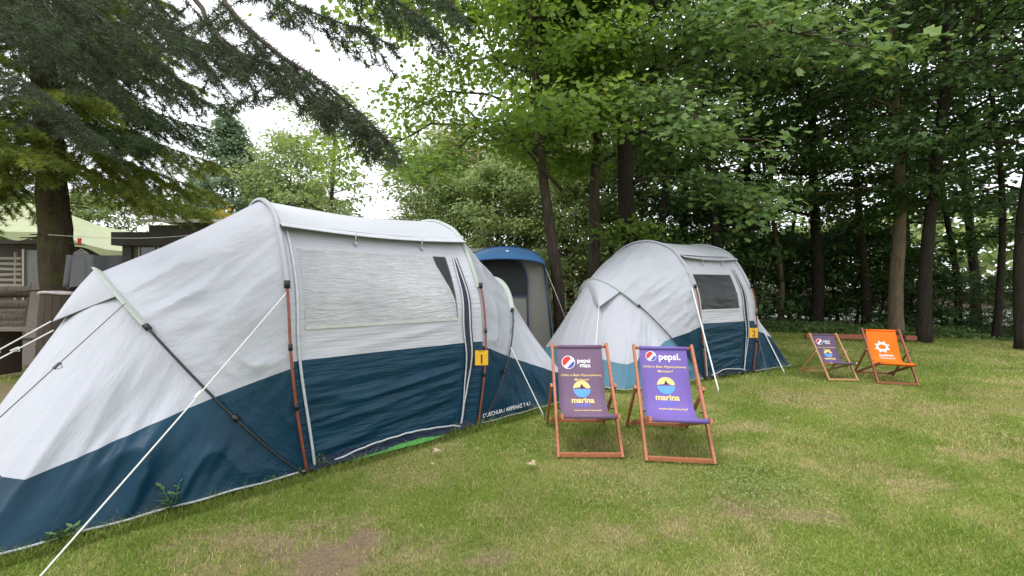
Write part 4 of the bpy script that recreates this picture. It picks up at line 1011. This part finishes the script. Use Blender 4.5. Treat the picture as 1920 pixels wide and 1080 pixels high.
    return B.mesh('trunk', True), leaves_mesh('crown', pos, nrm, ax, size, tint, tmpl)
def tree(label, x, y, meshes, leafm, barkm, name='tree', cat='tree', group=None, rz=0, sc=1):
    t = thing(name, label, cat, (x, y, 0), rz, group); t.scale = (sc, sc, sc) if np.isscalar(sc) else sc
    link('trunk', meshes[0], barkm, t); link('crown', meshes[1], leafm, t)
    return t
def px_x(px, Y): return (px - 960) / FPX * Y

# the light green maple over the tents, and its two neighbours
def leaning(px0, py0, px1, py1, Y, H):
    """trunk points through two photo points, local to the foot"""
    a, b = at(px0, py0, Y), at(px1, py1, Y); k = (b[0] - a[0]) / (b[2] - a[2]); x0 = a[0] - k * a[2]
    return x0, np.array([(k * z + .05 * math.sin(z * 1.1), .04 * math.cos(z), z) for z in np.linspace(0, H, 8)])
x1, tp1 = leaning(1038, 500, 1012, 240, 9.5, 11)
T1 = tree('light green maple rising between the two family tents', x1, 9.5, make_tree_meshes(11, 11.5, .15, 4.1, 3.3, 40, .120, 34000, LOBED, profile='low', trunk_pts=tp1, bias=(-.36, .05), droop=.38, spread=.36, flat=.26), M['leaf_light'], M['bark_maple'])
x2, tp2 = leaning(1112, 480, 1130, 60, 11, 13)
T2 = tree('maple with straight brown trunk second from left behind the rear tent', x2, 11, make_tree_meshes(12, 13, .17, 4.4, 3.7, 32, .115, 18000, LOBED, spread=.26, trunk_pts=tp2, bias=(.1, .35), droop=.3), M['leaf_mid'], M['bark_maple'])
x3, tp3 = leaning(1178, 440, 1168, 60, 10, 13)
T3 = tree('dark trunked maple just above the rear tent roof', x3, 10, make_tree_meshes(13, 13, .23, 5.0, 4.3, 36, .118, 25000, LOBED, spread=.27, trunk_pts=tp3, bias=(.45, .15), droop=.36), M['leaf_mid'], M['bark_dark'])
# the dark wood on the right: three crowns, copied
W1 = make_tree_meshes(21, 13, .20, 3.7, 4.6, 34, .16, 10500, KITE, spread=.24, bias=(0, -.15), droop=.35)
W2 = make_tree_meshes(22, 12, .145, 3.6, 3.8, 28, .15, 7500, KITE, spread=.24, bend=(.5, .2), droop=.3)
W3 = make_tree_meshes(23, 10, .08, 2.3, 2.6, 24, .14, 6000, KITE, spread=.25, bend=(.9, -.3), droop=.35, up=.3)
U1 = make_tree_meshes(24, 3.4, .05, .15, 2.0, 26, .12, 5200, KITE, spread=.24, profile='bush', up=.34, droop=.35, ntw=6)
def solo(px, Y, ms, sc, label, leafm, barkm, rz):
    return tree(label, px_x(px, Y), Y, ms, leafm, barkm, rz=rz, sc=sc, group='trees of the dark wood')
solo(1531, 15.0, W1, 1.0, 'thick dark forked trunk behind the plum deckchair', M['leaf_mid'], M['bark_dark'], .4)
solo(1680, 12.4, W1, .92, 'tree with pale tan lower trunk behind the orange deckchair', M['leaf_dark'], M['bark_tan'], 2.2)
solo(1733, 10.9, W2, 1.05, 'grey brown tree just right of the pale trunked tree', M['leaf_dark'], M['bark_dark'], 4.4)
solo(1920, 9.6, W2, .95, 'dark tree cut off by the right edge of the photo', M['leaf_dark'], M['bark_dark'], 5.3)
solo(1625, 14.3, W2, .95, 'dark slim tree between the plum and orange deckchairs', M['leaf_dark'], M['bark_dark'], 1.0)
solo(1462, 16.0, W3, 1.15, 'thin pale stemmed tree right of the rear tent', M['leaf_mid'], M['bark_tan'], 2.9)
solo(1482, 18.5, W3, 1.25, 'thin leaning tree seen against the sky gap right of the rear tent', M['leaf_dark'], M['bark_dark'], .2)
solo(1395, 16.5, W1, 1.0, 'dark tree directly behind the window of the rear tent', M['leaf_mid'], M['bark_dark'], 3.4)
solo(1345, 14.2, W2, 1.1, 'dark tree behind the ridge of the rear tent', M['leaf_mid'], M['bark_dark'], 2.0)
solo(1285, 17.5, W1, 1.05, 'far dark tree left of the rear tent ridge', M['leaf_dark'], M['bark_dark'], 4.9)
solo(1240, 14.5, W2, 1.15, 'slim dark tree between the maples and the dark wood', M['leaf_mid'], M['bark_dark'], 5.6)
solo(1795, 13.4, W3, 1.2, 'thin dark tree at the lake edge right of the pale trunk', M['leaf_dark'], M['bark_dark'], 1.7)
solo(1868, 11.6, W3, 1.1, 'thin dark tree beside the right edge tree', M['leaf_dark'], M['bark_dark'], 3.9)
solo(1830, 15.5, W2, 1.1, 'taller dark tree at the lake edge behind the thin ones', M['leaf_dark'], M['bark_dark'], .9)
solo(1700, 17.0, W1, .95, 'far dark tree hidden behind the pale trunked tree', M['leaf_dark'], M['bark_dark'], .1)
ul = ['dark bush behind the right corner of the rear tent', 'dark bush left of the thick forked trunk', 'dark bush right of the thick forked trunk', 'dark bush behind the timber rail', 'dark bush left of the pale trunk',
      'dark bush between the pale and grey trunks', 'dark bush right of the grey trunk', 'dark bush near the right edge tree', 'dark bush at the right picture edge', 'dark bush right behind the rear tent window', 'dark bush behind the rear tent ridge', 'dark bush left behind the rear tent roof']
for k, (px, Y, s) in enumerate(((1470, 17.5, 1.1), (1500, 19, 1.0), (1568, 17.2, 1.1), (1605, 16.2, 1.15), (1650, 15.2, 1.0), (1706, 14.2, .8), (1768, 13.8, .55), (1870, 13.2, .5), (1945, 11.8, .6), (1405, 18.2, 1.35), (1340, 16.4, 1.4), (1270, 15.6, 1.4))):
    tree(ul[k], px_x(px, Y), Y, U1, M['leaf_dark'], M['bark_dark'], 'bush', 'bush', 'dark bushes of the wood', k * 1.3, s)
# lower sprays that hang down on the trunks and in front of the wood, with single leaves one can pick out
leaf_me = {}
def single_leaf(mat):
    if mat.name not in leaf_me:
        T, F = LOBED
        T = T + 0; T[:, 2] += .05 * np.abs(T[:, 1])
        leaf_me[mat.name] = [mesh_np('leaf', T, F, smooth=False, attr={'tint': np.full(len(T), v)}) for v in (.15, .45, .75, .95)]
        for q in leaf_me[mat.name]: q.materials.append(mat)
    return leaf_me[mat.name]
def bough(tr, P, n_single, n_rest, leaf, mat, seed, spread=.4):
    """a hanging bough of tree tr along world points P: twigs, picked-out leaves and the rest of its foliage"""
    rg = np.random.default_rng(seed); loc = np.array(tr.location); P = spline(np.array(P) - loc, 14); L = np.linalg.norm(P[-1] - P[0])
    B = MB(); B.tube(P, np.linspace(.045, .006, 14), 6); C = [P[5:]]
    for k in range(22):
        f = .3 + .7 * rg.random(); c = np.array([np.interp(f, np.linspace(0, 1, 14), P[:, m]) for m in range(3)])
        d = unit(P[-1] - P[0]); s = np.cross(d, [0, 0, 1]) * rg.choice([-1, 1]); e = (s * rg.uniform(.3, .8) + d * rg.uniform(.1, .6) + np.array([0, 0, rg.uniform(-.25, .1)])) * min(1.3, L * .28) * (1.2 - .5 * f)
        B.tube(np.stack([c, c + e * .5 + [0, 0, .03], c + e]), [.012, .008, .003], 4, cap=False); C.append(c + e * np.linspace(.3, 1, 4)[:, None])
    bo = B.build('bough', M['bark_maple'], tr, True)
    C = np.vstack(C)
    def scatter(n):
        q = C[rg.integers(0, len(C), n)]; off = rg.normal(0, 1, (n, 3)) * [spread * .6, spread * .6, spread * .22]
        p = q + off; nr = unit(rg.normal(0, .35, (n, 3)) + [0, -.45, 1]); ax = off * [1, 1, .2] + rg.normal(0, .2, (n, 3)) + [0, -.15, -.35]
        return p, nr, unit(ax - nr * (ax * nr).sum(1, keepdims=True)), leaf * rg.uniform(.7, 1.25, n)
    p, nr, ax, s = scatter(n_rest); o = link('foliage', leaves_mesh('foliage', p, nr, ax, s, rg.random(n_rest), LOBED), mat, bo); o['kind'] = 'stuff'
    p, nr, ax, s = scatter(n_single); ms = single_leaf(mat)
    for k in range(n_single):
        sd = np.cross(nr[k], ax[k]); R = Matrix((ax[k], sd, nr[k])).transposed()
        o = bpy.data.objects.new('leaf', ms[int(rg.integers(0, 4))]); COL.objects.link(o); o.parent = bo
        o.matrix_local = Matrix.Translation(p[k]) @ R.to_4x4() @ Matrix.Scale(float(s[k] * 1.05), 4)
bough(T3, [(x3, 10, 5.0), at(1240, 170, 8.0), at(1320, 235, 6.6), at(1370, 275, 6.0)], 90, 640, .135, M['leaf_mid'], 1, .42)
bough(T3, [(x3, 10, 5.8), at(1330, 60, 8.0), at(1480, 60, 6.0), at(1600, 85, 5.0)], 90, 700, .14, M['leaf_mid'], 2, .46)
bough(T3, [(x3, 10, 3.9), at(1240, 330, 9.0), at(1360, 345, 8.0), at(1420, 420, 7.4)], 70, 680, .13, M['leaf_mid'], 3, .5)
bough(T1, [tuple(np.array(T1.location) + [0, 0, 3.6]), at(930, 230, 8.6), at(860, 280, 8.0), at(800, 330, 7.6)], 60, 800, .125, M['leaf_light'], 4, .5)
bough(T2, [(x2, 11, 3.2), at(1150, 440, 10.2), at(1180, 420, 9.6), at(1215, 440, 9.3)], 30, 420, .13, M['leaf_light'], 5, .45)
# trees and bushes at the back, left of the maple
G1 = make_tree_meshes(31, 7, .12, .6, 2.6, 34, .17, 13000, KITE, profile='bush', up=.55, droop=.2, spread=.32)
G2 = make_tree_meshes(32, 8, .12, .8, 2.2, 34, .16, 12000, KITE, profile='dome', up=.7, droop=.15, spread=.32)
G3 = make_tree_meshes(33, 11.5, .17, 2.2, 2.6, 30, .19, 4600, KITE, profile='up', up=.5, droop=.25, spread=.30, ntw=5, limb_r=.3)
PN = make_tree_meshes(34, 10.8, .18, 1.6, 2.9, 44, .17, 22000, KITE, profile='cone', up=.22, droop=.05, spread=.26, flat=.5)
bl = [(430, 25, PN, 1.08, 'leaf_pine', 'bark_tan', 'pine', 'tall bluish pine above the dark cabin roof'), (375, 30, PN, .92, 'leaf_pine', 'bark_tan', 'pine', 'smaller pine left of the tall bluish pine'), (490, 31, PN, 1.0, 'leaf_pine', 'bark_tan', 'pine', 'far pine right of the tall bluish pine'),
      (622, 21, G3, .93, 'leaf_bush', 'bark_maple', 'tree', 'sparse tall tree with thin foliage above the front tent roof'),
      (330, 19, G1, .58, 'leaf_bush', 'bark_maple', 'bush', 'green bush behind the dark cabin'), (395, 17, G1, .62, 'leaf_bush', 'bark_maple', 'bush', 'green bush above the white cabin roof'), (545, 24, G2, 1.12, 'leaf_bush', 'bark_maple', 'tree', 'leafy green tree left of the sparse tall tree'),
      (480, 17.5, G1, .50, 'leaf_olive', 'bark_maple', 'bush', 'olive bush just left of the front tent ridge'), (575, 27, G1, 1.12, 'leaf_bush', 'bark_maple', 'tree', 'rounded tree behind the sparse tall tree'), (695, 25, G1, .68, 'leaf_olive', 'bark_maple', 'bush', 'yellowish rounded bush above the front tent roof'),
      (660, 29, G1, .85, 'leaf_bush', 'bark_maple', 'bush', 'green bush left of the yellowish rounded bush'),
      (800, 20, G2, .92, 'leaf_bush', 'bark_maple', 'tree', 'green tree behind the right end of front tent roof'), (860, 22, G1, 1.05, 'leaf_bush', 'bark_maple', 'tree', 'broad green tree left above the blue tent'), (845, 26, G2, 1.25, 'leaf_olive', 'bark_maple', 'tree', 'taller olive tree behind the broad green tree'),
      (925, 19, G1, .95, 'leaf_bush', 'bark_maple', 'tree', 'green tree directly above the blue tent'), (985, 21, G2, 1.05, 'leaf_bush', 'bark_maple', 'tree', 'green tree just left of the light green maple trunk'), (1065, 18, G1, .95, 'leaf_bush', 'bark_maple', 'tree', 'green tree between the first two maple trunks'),
      (1140, 19, G2, .95, 'leaf_bush', 'bark_maple', 'tree', 'green tree between the second and third maple trunks'), (1075, 26, G2, 1.3, 'leaf_olive', 'bark_maple', 'tree', 'tall olive tree far behind the maple trunks'), (960, 28, G2, 1.3, 'leaf_bush', 'bark_maple', 'tree', 'tall green tree far behind the blue tent'),
      (1205, 21, G2, 1.0, 'leaf_mid', 'bark_dark', 'tree', 'green tree far behind the third maple trunk'), (1010, 13.5, G1, .36, 'leaf_bush', 'bark_maple', 'bush', 'low pale bush beside the blue tent'), (760, 27, G1, .8, 'leaf_bush', 'bark_maple', 'bush', 'far green bush behind the right of the front tent roof'),
      (20, 19, G1, .8, 'leaf_bush', 'bark_maple', 'bush', 'green bush behind the tarpaulin at left'), (160, 21, G1, .85, 'leaf_bush', 'bark_maple', 'bush', 'green bush behind the spruce trunk'), (-80, 17, G2, 1.0, 'leaf_mid', 'bark_maple', 'tree', 'green tree beyond the left edge')]
for k, (px, Y, ms, s, lm, bm, nm, lab) in enumerate(bl):
    tree(lab, px_x(px, Y), Y, ms, M[lm], M[bm], 'pine_tree' if nm == 'pine' else ('bush' if nm == 'bush' else 'tree'), nm, {'pine': 'pines at the back', 'bush': 'bushes at the back', 'tree': 'trees at the back'}[nm], k * 1.9, s)
yl = thing('yellowing_sapling', 'small sapling with yellow leaves above the front tent shoulder', 'sapling', (px_x(440, 11), 11, 0))
ms = make_tree_meshes(40, 3.35, .03, 2.3, .45, 9, .11, 260, LOBED, profile='up', ntw=3, spread=.14); link('trunk', ms[0], M['bark_maple'], yl); link('crown', ms[1], M['leaf_yellow'], yl)
# far bank of the lake: one mass of trees
rg = np.random.default_rng(60); n_ = 26000
u = rg.uniform(-1, 1, n_); dd = rg.uniform(0, 10, n_)
bx, by = .72 * (76 + dd) - .69 * u * 150, .69 * (76 + dd) + .72 * u * 150
hgt = (7 + 6 * fbm(u * 14, u * 0, 71, 4)) * rg.random(n_) ** .7 + .6
ok = bx > 4
pos = np.stack([bx, by, hgt], 1)[ok]
fb = link('far_bank_trees', leaves_mesh('far_bank_trees', pos, rg.normal(0, 1, pos.shape) + [0, 0, .8], rg.normal(0, 1, pos.shape), rg.uniform(.8, 1.9, len(pos)), rg.random(len(pos)), KITE), M['leaf_bush'], kind='stuff')
tag(fb, 'far wooded bank across the lake seen between the trunks', 'far trees')
# ground cover at the foot of the wood
n_ = 16000; q = rg.random((n_, 2)); gx_ = 7 + q[:, 0] * 9; gy_ = 12.9 - .42 * (gx_ - 11) + (q[:, 1] - .25) * 3.2
gz_ = .02 + .26 * rg.random(n_) ** 1.5 * sst(.28, .62, fbm(gx_ * 1.6, gy_ * 1.6, 81, 3)) 
gc = link('ground_cover', leaves_mesh('ground_cover', np.stack([gx_, gy_, gz_], 1), rg.normal(0, .5, (n_, 3)) + [0, -.4, 1], rg.normal(0, 1, (n_, 3)), rg.uniform(.05, .11, n_), rg.random(n_), KITE), M['leaf_mid'], kind='stuff')
n_ = 2600; q = rg.normal(0, 1, (n_, 2)); c0 = np.where((rg.random(n_) < .6)[:, None], gnd(1420, 915)[:2], np.where((rg.random(n_) < .5)[:, None], gnd(1010, 840)[:2], gnd(1180, 925)[:2]))
p3 = np.concatenate([c0 + q * [.26, .20], rg.uniform(.012, .045, (n_, 1))], 1)
cv_ = link('clover_patch', leaves_mesh('clover_patch', p3, rg.normal(0, .35, (n_, 3)) + [0, 0, 1], rg.normal(0, 1, (n_, 3)), rg.uniform(.010, .022, n_), rg.random(n_), KITE), M['leaf_bush'], kind='stuff')
tag(cv_, 'bluish green clover leaves growing in the lawn', 'clover')
tag(gc, 'low leafy ground cover at the foot of the wood', 'ground cover')

# ------------------------------------------------------------------ spruces
NEEDLE = (np.array([(0, -.035, 0), (0, .035, 0), (1, 0, -.05)]), np.array([(0, 1, 2)]))
def needle_mesh(name, twigs, rg, per_m, length, flat=.5, width=1.0):
    """needles set all round the given twigs (list of (a, b))"""
    A, Bv = np.array([t[0] for t in twigs]), np.array([t[1] for t in twigs]); L = np.linalg.norm(Bv - A, axis=1)
    cnt = np.maximum(6, (L * per_m).astype(int)); idx = np.repeat(np.arange(len(L)), cnt); n = len(idx)
    t = rg.random(n); pos = A[idx] + (Bv - A)[idx] * t[:, None]; d = unit((Bv - A))[idx]
    r = rg.normal(0, 1, (n, 3)); r[:, 2] *= flat; r = unit(r - d * (r * d).sum(1, keepdims=True))
    ax = unit(r + d * rg.uniform(.35, .9, n)[:, None]); nr = unit(np.cross(ax, rg.normal(0, 1, (n, 3))))
    tn = rg.random(len(L))[idx]; size = length * rg.uniform(.7, 1.15, n)
    T = (NEEDLE[0] * [1, width, 1], NEEDLE[1])
    return leaves_mesh(name, pos, nr, ax, size, np.clip(.6 * tn + .4 * rg.random(n), 0, 1), T)
def spray(rg, P, n_side, side_len, hang, dens=2, seg=3):
    """side twigs (and their own side twigs) along bough polyline P; returns list of twig segments"""
    out = []; m = len(P)
    for i in range(m - 1): out.append((P[i], P[i + 1]))
    q = np.linspace(0, 1, m)
    for k in range(n_side):
        f = .18 + .82 * (k + rg.random()) / n_side
        c = np.array([np.interp(f, q, P[:, j]) for j in range(3)]); d = unit(P[min(m - 1, int(f * (m - 1)) + 1)] - P[int(f * (m - 1) * .999)])
        s = np.cross(d, [0, 0, 1.]); s = unit(s) * (1 if k % 2 else -1)
        l = side_len * rg.uniform(.6, 1.15) * (1.15 - .75 * f)
        e = (s * rg.uniform(.55, .9) + d * rg.uniform(.45, .8) + np.array([0, 0, -hang * rg.uniform(.4, 1.4)])) * l
        e1 = c + e * .5 + np.array([0, 0, .06 * l]); e2 = c + e; out += [(c, e1), (e1, e2)]
        for j in range(dens * 2):
            g = .2 + .75 * (j + rg.random()) / (dens * 2); b0 = c + e * g; s2 = np.cross(unit(e), [0, 0, 1.]) * (1 if j % 2 else -1)
            l2 = l * rg.uniform(.25, .5) * (1.2 - .6 * g); b1 = b0 + (s2 * .7 + unit(e) * .7 + np.array([0, 0, -hang * .8 * rg.random()])) * l2; out.append((b0, b1))
    return out
def twig_tubes(twigs, r):
    B = MB()
    for a, b in twigs: B.tube([a, b], [r, r * .6], 3, cap=False)
    return B
# the spruce on the left
SY = 7.6; sx = px_x(122, SY); rg = np.random.default_rng(90)
sp = thing('spruce_tree', 'spruce with mossy dark trunk and sweeping boughs at left', 'spruce', (sx, SY, 0))
t = np.linspace(0, 1, 12); TP = np.stack([-.55 * t * 1.6, 0 * t, 12 * t], 1); rr = .27 * (1 - .85 * t); rr[0] *= 1.5
TPs = spline(TP, 40); rs = np.interp(TPs[:, 2], TP[:, 2], rr); TPs[0, 2] = -.2
MB().tube(TPs, rs, 14, noise=.16, rng=rg).build('trunk', M['bark_spruce'], sp, True)
for k in range(14):
    z = rg.uniform(1.2, 3.2); a = rg.uniform(0, 6.28); c = np.array([-.073 * z, 0, z]); d = np.array([math.cos(a), math.sin(a), -.1]); MB().tube([c, c + d * rg.uniform(.35, .6)], [.018, .008], 5).build('dead_stub', M['twig'], sp)
tw_a, tw_b = [], []
for k in range(92):
    u = (k + .5) / 92; z = 3.45 + 7.9 * u ** 1.1; a = k * 2.39996 + rg.uniform(-.3, .3)
    L = (2.75 if z < 4.8 else 3.3) * (1 - .58 * u) * rg.uniform(.8, 1.1); d = np.array([math.cos(a), math.sin(a), 0]); q = np.linspace(0, 1, 8)[:, None]
    c = np.array([-.073 * z, 0, z]); side = np.array([-d[1], d[0], 0]) * rg.uniform(-.2, .2)
    P = c + L * (d * q + side * q * q) + np.array([0, 0, 1.]) * (L * (.10 * q - (.46 - .2 * u) * q ** 1.6 + .12 * q ** 4))
    (tw_b if rg.random() < (.85 if z < 4.9 else .4) else tw_a).extend(spray(rg, P, 26, .9, .5))
MB_ = twig_tubes([t for t in tw_a + tw_b], .005); MB_.build('twigs', M['twig'], sp)
o = link('blue_green_needles', needle_mesh('blue_green_needles', tw_a, rg, 230, .085, .55, 2.4), M['needle_blue'], sp)
o = link('green_needles', needle_mesh('green_needles', tw_b, rg, 230, .085, .55, 2.4), M['needle_green'], sp)
# the near spruce, whose trunk stands outside the picture on the left
ns = thing('spruce_tree', 'near spruce whose dark boughs hang across the top left of the sky', 'spruce', (-3.3, .3, 0))
nl_ = np.array(ns.location)
MB().tube([(0, 0, -.2), (.02, 0, 2), (0, .02, 5), (0, 0, 8)], [.30, .22, .16, .08], 14, noise=.15, rng=rg).build('trunk', M['bark_spruce'], ns, True)
near = [([(350, -70, 1.9), (430, 20, 1.8), (520, 100, 1.72), (610, 158, 1.66), (685, 222, 1.6), (735, 272, 1.58)], 26, .34),
        ([(300, -60, 2.0), (400, 60, 1.9), (470, 110, 1.85), (540, 130, 1.8), (575, 190, 1.76), (625, 205, 1.72)], 22, .28),
        ([(548, 124, 1.71), (590, 180, 1.72), (645, 205, 1.7), (690, 255, 1.68), (712, 285, 1.66)], 16, .22),
        ([(400, 60, 1.9), (440, 100, 1.75), (500, 150, 1.55), (450, 190, 1.5), (408, 196, 1.46)], 10, .16),
        ([(420, -80, 2.2), (520, -10, 2.1), (600, 30, 2.0), (660, 50, 2.0), (735, 85, 1.95)], 22, .30),
        ([(560, -90, 2.0), (660, -40, 1.9), (740, 0, 1.8), (800, 40, 1.75), (830, 75, 1.72)], 20, .28),
        ([(640, -90, 2.3), (740, -60, 2.2), (820, -20, 2.1), (860, 30, 2.0)], 16, .26),
        ([(40, -120, 2.6), (130, -20, 2.5), (220, 60, 2.4), (290, 110, 2.35), (345, 165, 2.3)], 26, .50),
        ([(-60, 20, 2.6), (40, 60, 2.5), (120, 100, 2.4), (200, 160, 2.3), (250, 175, 2.25)], 24, .42),
        ([(120, -140, 3.0), (210, -50, 2.9), (290, 30, 2.8), (350, 90, 2.75), (400, 150, 2.7)], 26, .55),
        ([(-120, -100, 3.0), (0, -30, 2.9), (80, 40, 2.8), (160, 70, 2.7), (230, 130, 2.6)], 26, .55),
        ([(200, -120, 2.4), (260, -40, 2.3), (300, 30, 2.25), (370, 80, 2.2), (440, 120, 2.15)], 22, .40),
        ([(-120, 80, 3.3), (-30, 120, 3.2), (60, 160, 3.1), (140, 230, 3.0), (190, 265, 3.0)], 24, .55),
        ([(0, -160, 2.1), (60, -60, 2.1), (90, 20, 2.0), (140, 60, 1.95)], 20, .4)]
tw_n = []
for k, (pts, n_s, sl) in enumerate(near):
    W = np.array([at(*p) for p in pts]) - nl_
    root_z = 3.0 + .12 * k; st = np.array([0, 0, root_z]); W = np.vstack([st, (st * .5 + W[0] * .5) + [0, 0, .25], W])
    if k in (2, 3): W = W[2:]
    P = spline(W, 26); P_vis = spline(W if k in (2, 3) else W[2:], 22)
    MB().tube(P, np.linspace(.032, .004, 26) * (1.0 if k < 2 else .28 if k < 4 else .7), 6).build('bough', M['twig'], ns, True)
    tw_n.extend(spray(rg, P_vis, n_s, sl, .5, 2))
twig_tubes(tw_n, .0022).build('twigs', M['twig'], ns)
link('needles', needle_mesh('needles', tw_n, rg, 420, .040, .8, 1.5), M['needle_dark'], ns)

# ------------------------------------------------------------------ grass
def inside_tent(rt, L, x, y, grow=0.0):
    a = rt.rotation_euler[2]; c, s = math.cos(a), math.sin(a); dx, dy = x - rt.location[0], y - rt.location[1]
    u, v = dx * c + dy * s, -dx * s + dy * c
    au = np.maximum(np.maximum(-u, u - L), 0); lim = np.where(au < 1.62, TW, TW * np.sqrt(np.clip(1 - ((au - 1.62) / .35) ** 2, 0, 1)))
    return (np.abs(v) < lim + grow) & (au < 1.97 + grow)
def on_mat(x, y):
    a = mt.rotation_euler[2]; dx, dy = x - mt.location[0], y - mt.location[1]
    u, v = dx * math.cos(a) + dy * math.sin(a), -dx * math.sin(a) + dy * math.cos(a)
    return (u > -.02) & (u < Lm + .04) & (v > .02 + .16 * ((u - Lm / 2) / Lm * 1.9) ** 4) & (v < .45)
def blades(n, xr, yr, hmin, hmax, wid, seed, dens_fn=None):
    rg = np.random.default_rng(seed); x = rg.uniform(*xr, n); y = yr[0] + (yr[1] - yr[0]) * rg.random(n)
    ok = (np.abs(x) < y * 1.27 + .3) & ~inside_tent(tent1, 1.555, x, y, -.035) & ~inside_tent(tent2, 1.12, x, y, -.035) & ~on_mat(x, y)
    x, y = x[ok], y[ok]
    dry, bare, fl = lawn_maps(x, y)
    ok = rg.random(len(x)) > np.maximum(bare * 1.02, fl * .97)
    x, y, dry, bare = x[ok], y[ok], dry[ok], bare[ok]; n = len(x)
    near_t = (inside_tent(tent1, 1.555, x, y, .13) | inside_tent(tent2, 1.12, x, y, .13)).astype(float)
    tall = .70 + .6 * fbm(x * 1.7, y * 1.7, 91, 3) + 1.1 * sst(.60, .80, fbm(x * 3.4, y * 3.4, 93, 3)) * rg.random(len(x))
    h = rg.uniform(hmin, hmax, n) * tall * (1 - .45 * bare) * (1 + near_t * (.6 + 2.2 * rg.random(n) ** 4)); w = wid * rg.uniform(.7, 1.4, n)
    a = rg.uniform(0, 2 * np.pi, n); la = rg.uniform(0, 2 * np.pi, n); ln = h * rg.uniform(.15, 1.25, n)
    z0 = (fbm(x * 1.3, y * 1.3, 51, 4) - .5) * .035 - .024
    b = np.stack([x, y, z0], 1); s = np.stack([np.cos(a), np.sin(a), 0 * a], 1) * w[:, None] * .5
    tip = b + np.stack([np.cos(la) * ln, np.sin(la) * ln, h], 1); mid = b * .5 + tip * .5 + np.stack([-np.cos(la) * ln * .15, -np.sin(la) * ln * .15, h * .16], 1)
    V = np.stack([b - s, b + s, mid - s * .75, mid + s * .75, tip], 1)
    F = np.arange(n)[:, None, None] * 5 + np.array([(0, 1, 3), (0, 3, 2), (2, 3, 4)])[None]
    g = fbm(x * 2.2, y * 2.2, 41, 4)[:, None]; col = GREEN_A * (1 - g) + GREEN_B * g
    col = col * rg.uniform(.65, 1.4, (n, 1)); isdry = rg.random(n) < (.06 + .80 * dry * (.5 + .5 * rg.random(n))) * (1 - .8 * near_t)
    col = np.where(isdry[:, None], DRY * rg.uniform(.75, 1.3, (n, 1)), col)
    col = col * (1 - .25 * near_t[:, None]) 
    return V.reshape(-1, 3), F.reshape(-1, 3), np.repeat(col, 5, 0)
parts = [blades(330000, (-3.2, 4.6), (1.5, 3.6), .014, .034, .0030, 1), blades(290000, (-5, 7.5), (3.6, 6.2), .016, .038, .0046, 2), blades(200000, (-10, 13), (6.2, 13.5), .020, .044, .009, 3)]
VV, FF, CC, o_ = [], [], [], 0
for V, F, c in parts: VV.append(V); FF.append(F + o_); CC.append(c); o_ += len(V)
m, n, l, bs = new_mat('grass_blades')
a = n.new("ShaderNodeAttribute"); a.attribute_name = "gcol"; l.new(a.outputs['Color'], bs.inputs['Base Color'])
bs.inputs['Roughness'].default_value = .55; bs.inputs['Specular IOR Level'].default_value = .25
tr = n.new("ShaderNodeBsdfTranslucent"); l.new(a.outputs['Color'], tr.inputs[0]); mx = n.new("ShaderNodeMixShader"); mx.inputs[0].default_value = .35
l.new(bs.outputs[0], mx.inputs[1]); l.new(tr.outputs[0], mx.inputs[2]); l.new(mx.outputs[0], n["Material Output"].inputs[0])
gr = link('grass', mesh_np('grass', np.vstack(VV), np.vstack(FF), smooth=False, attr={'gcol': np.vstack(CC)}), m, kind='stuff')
tag(gr, 'short patchy green and straw coloured lawn grass', 'grass')
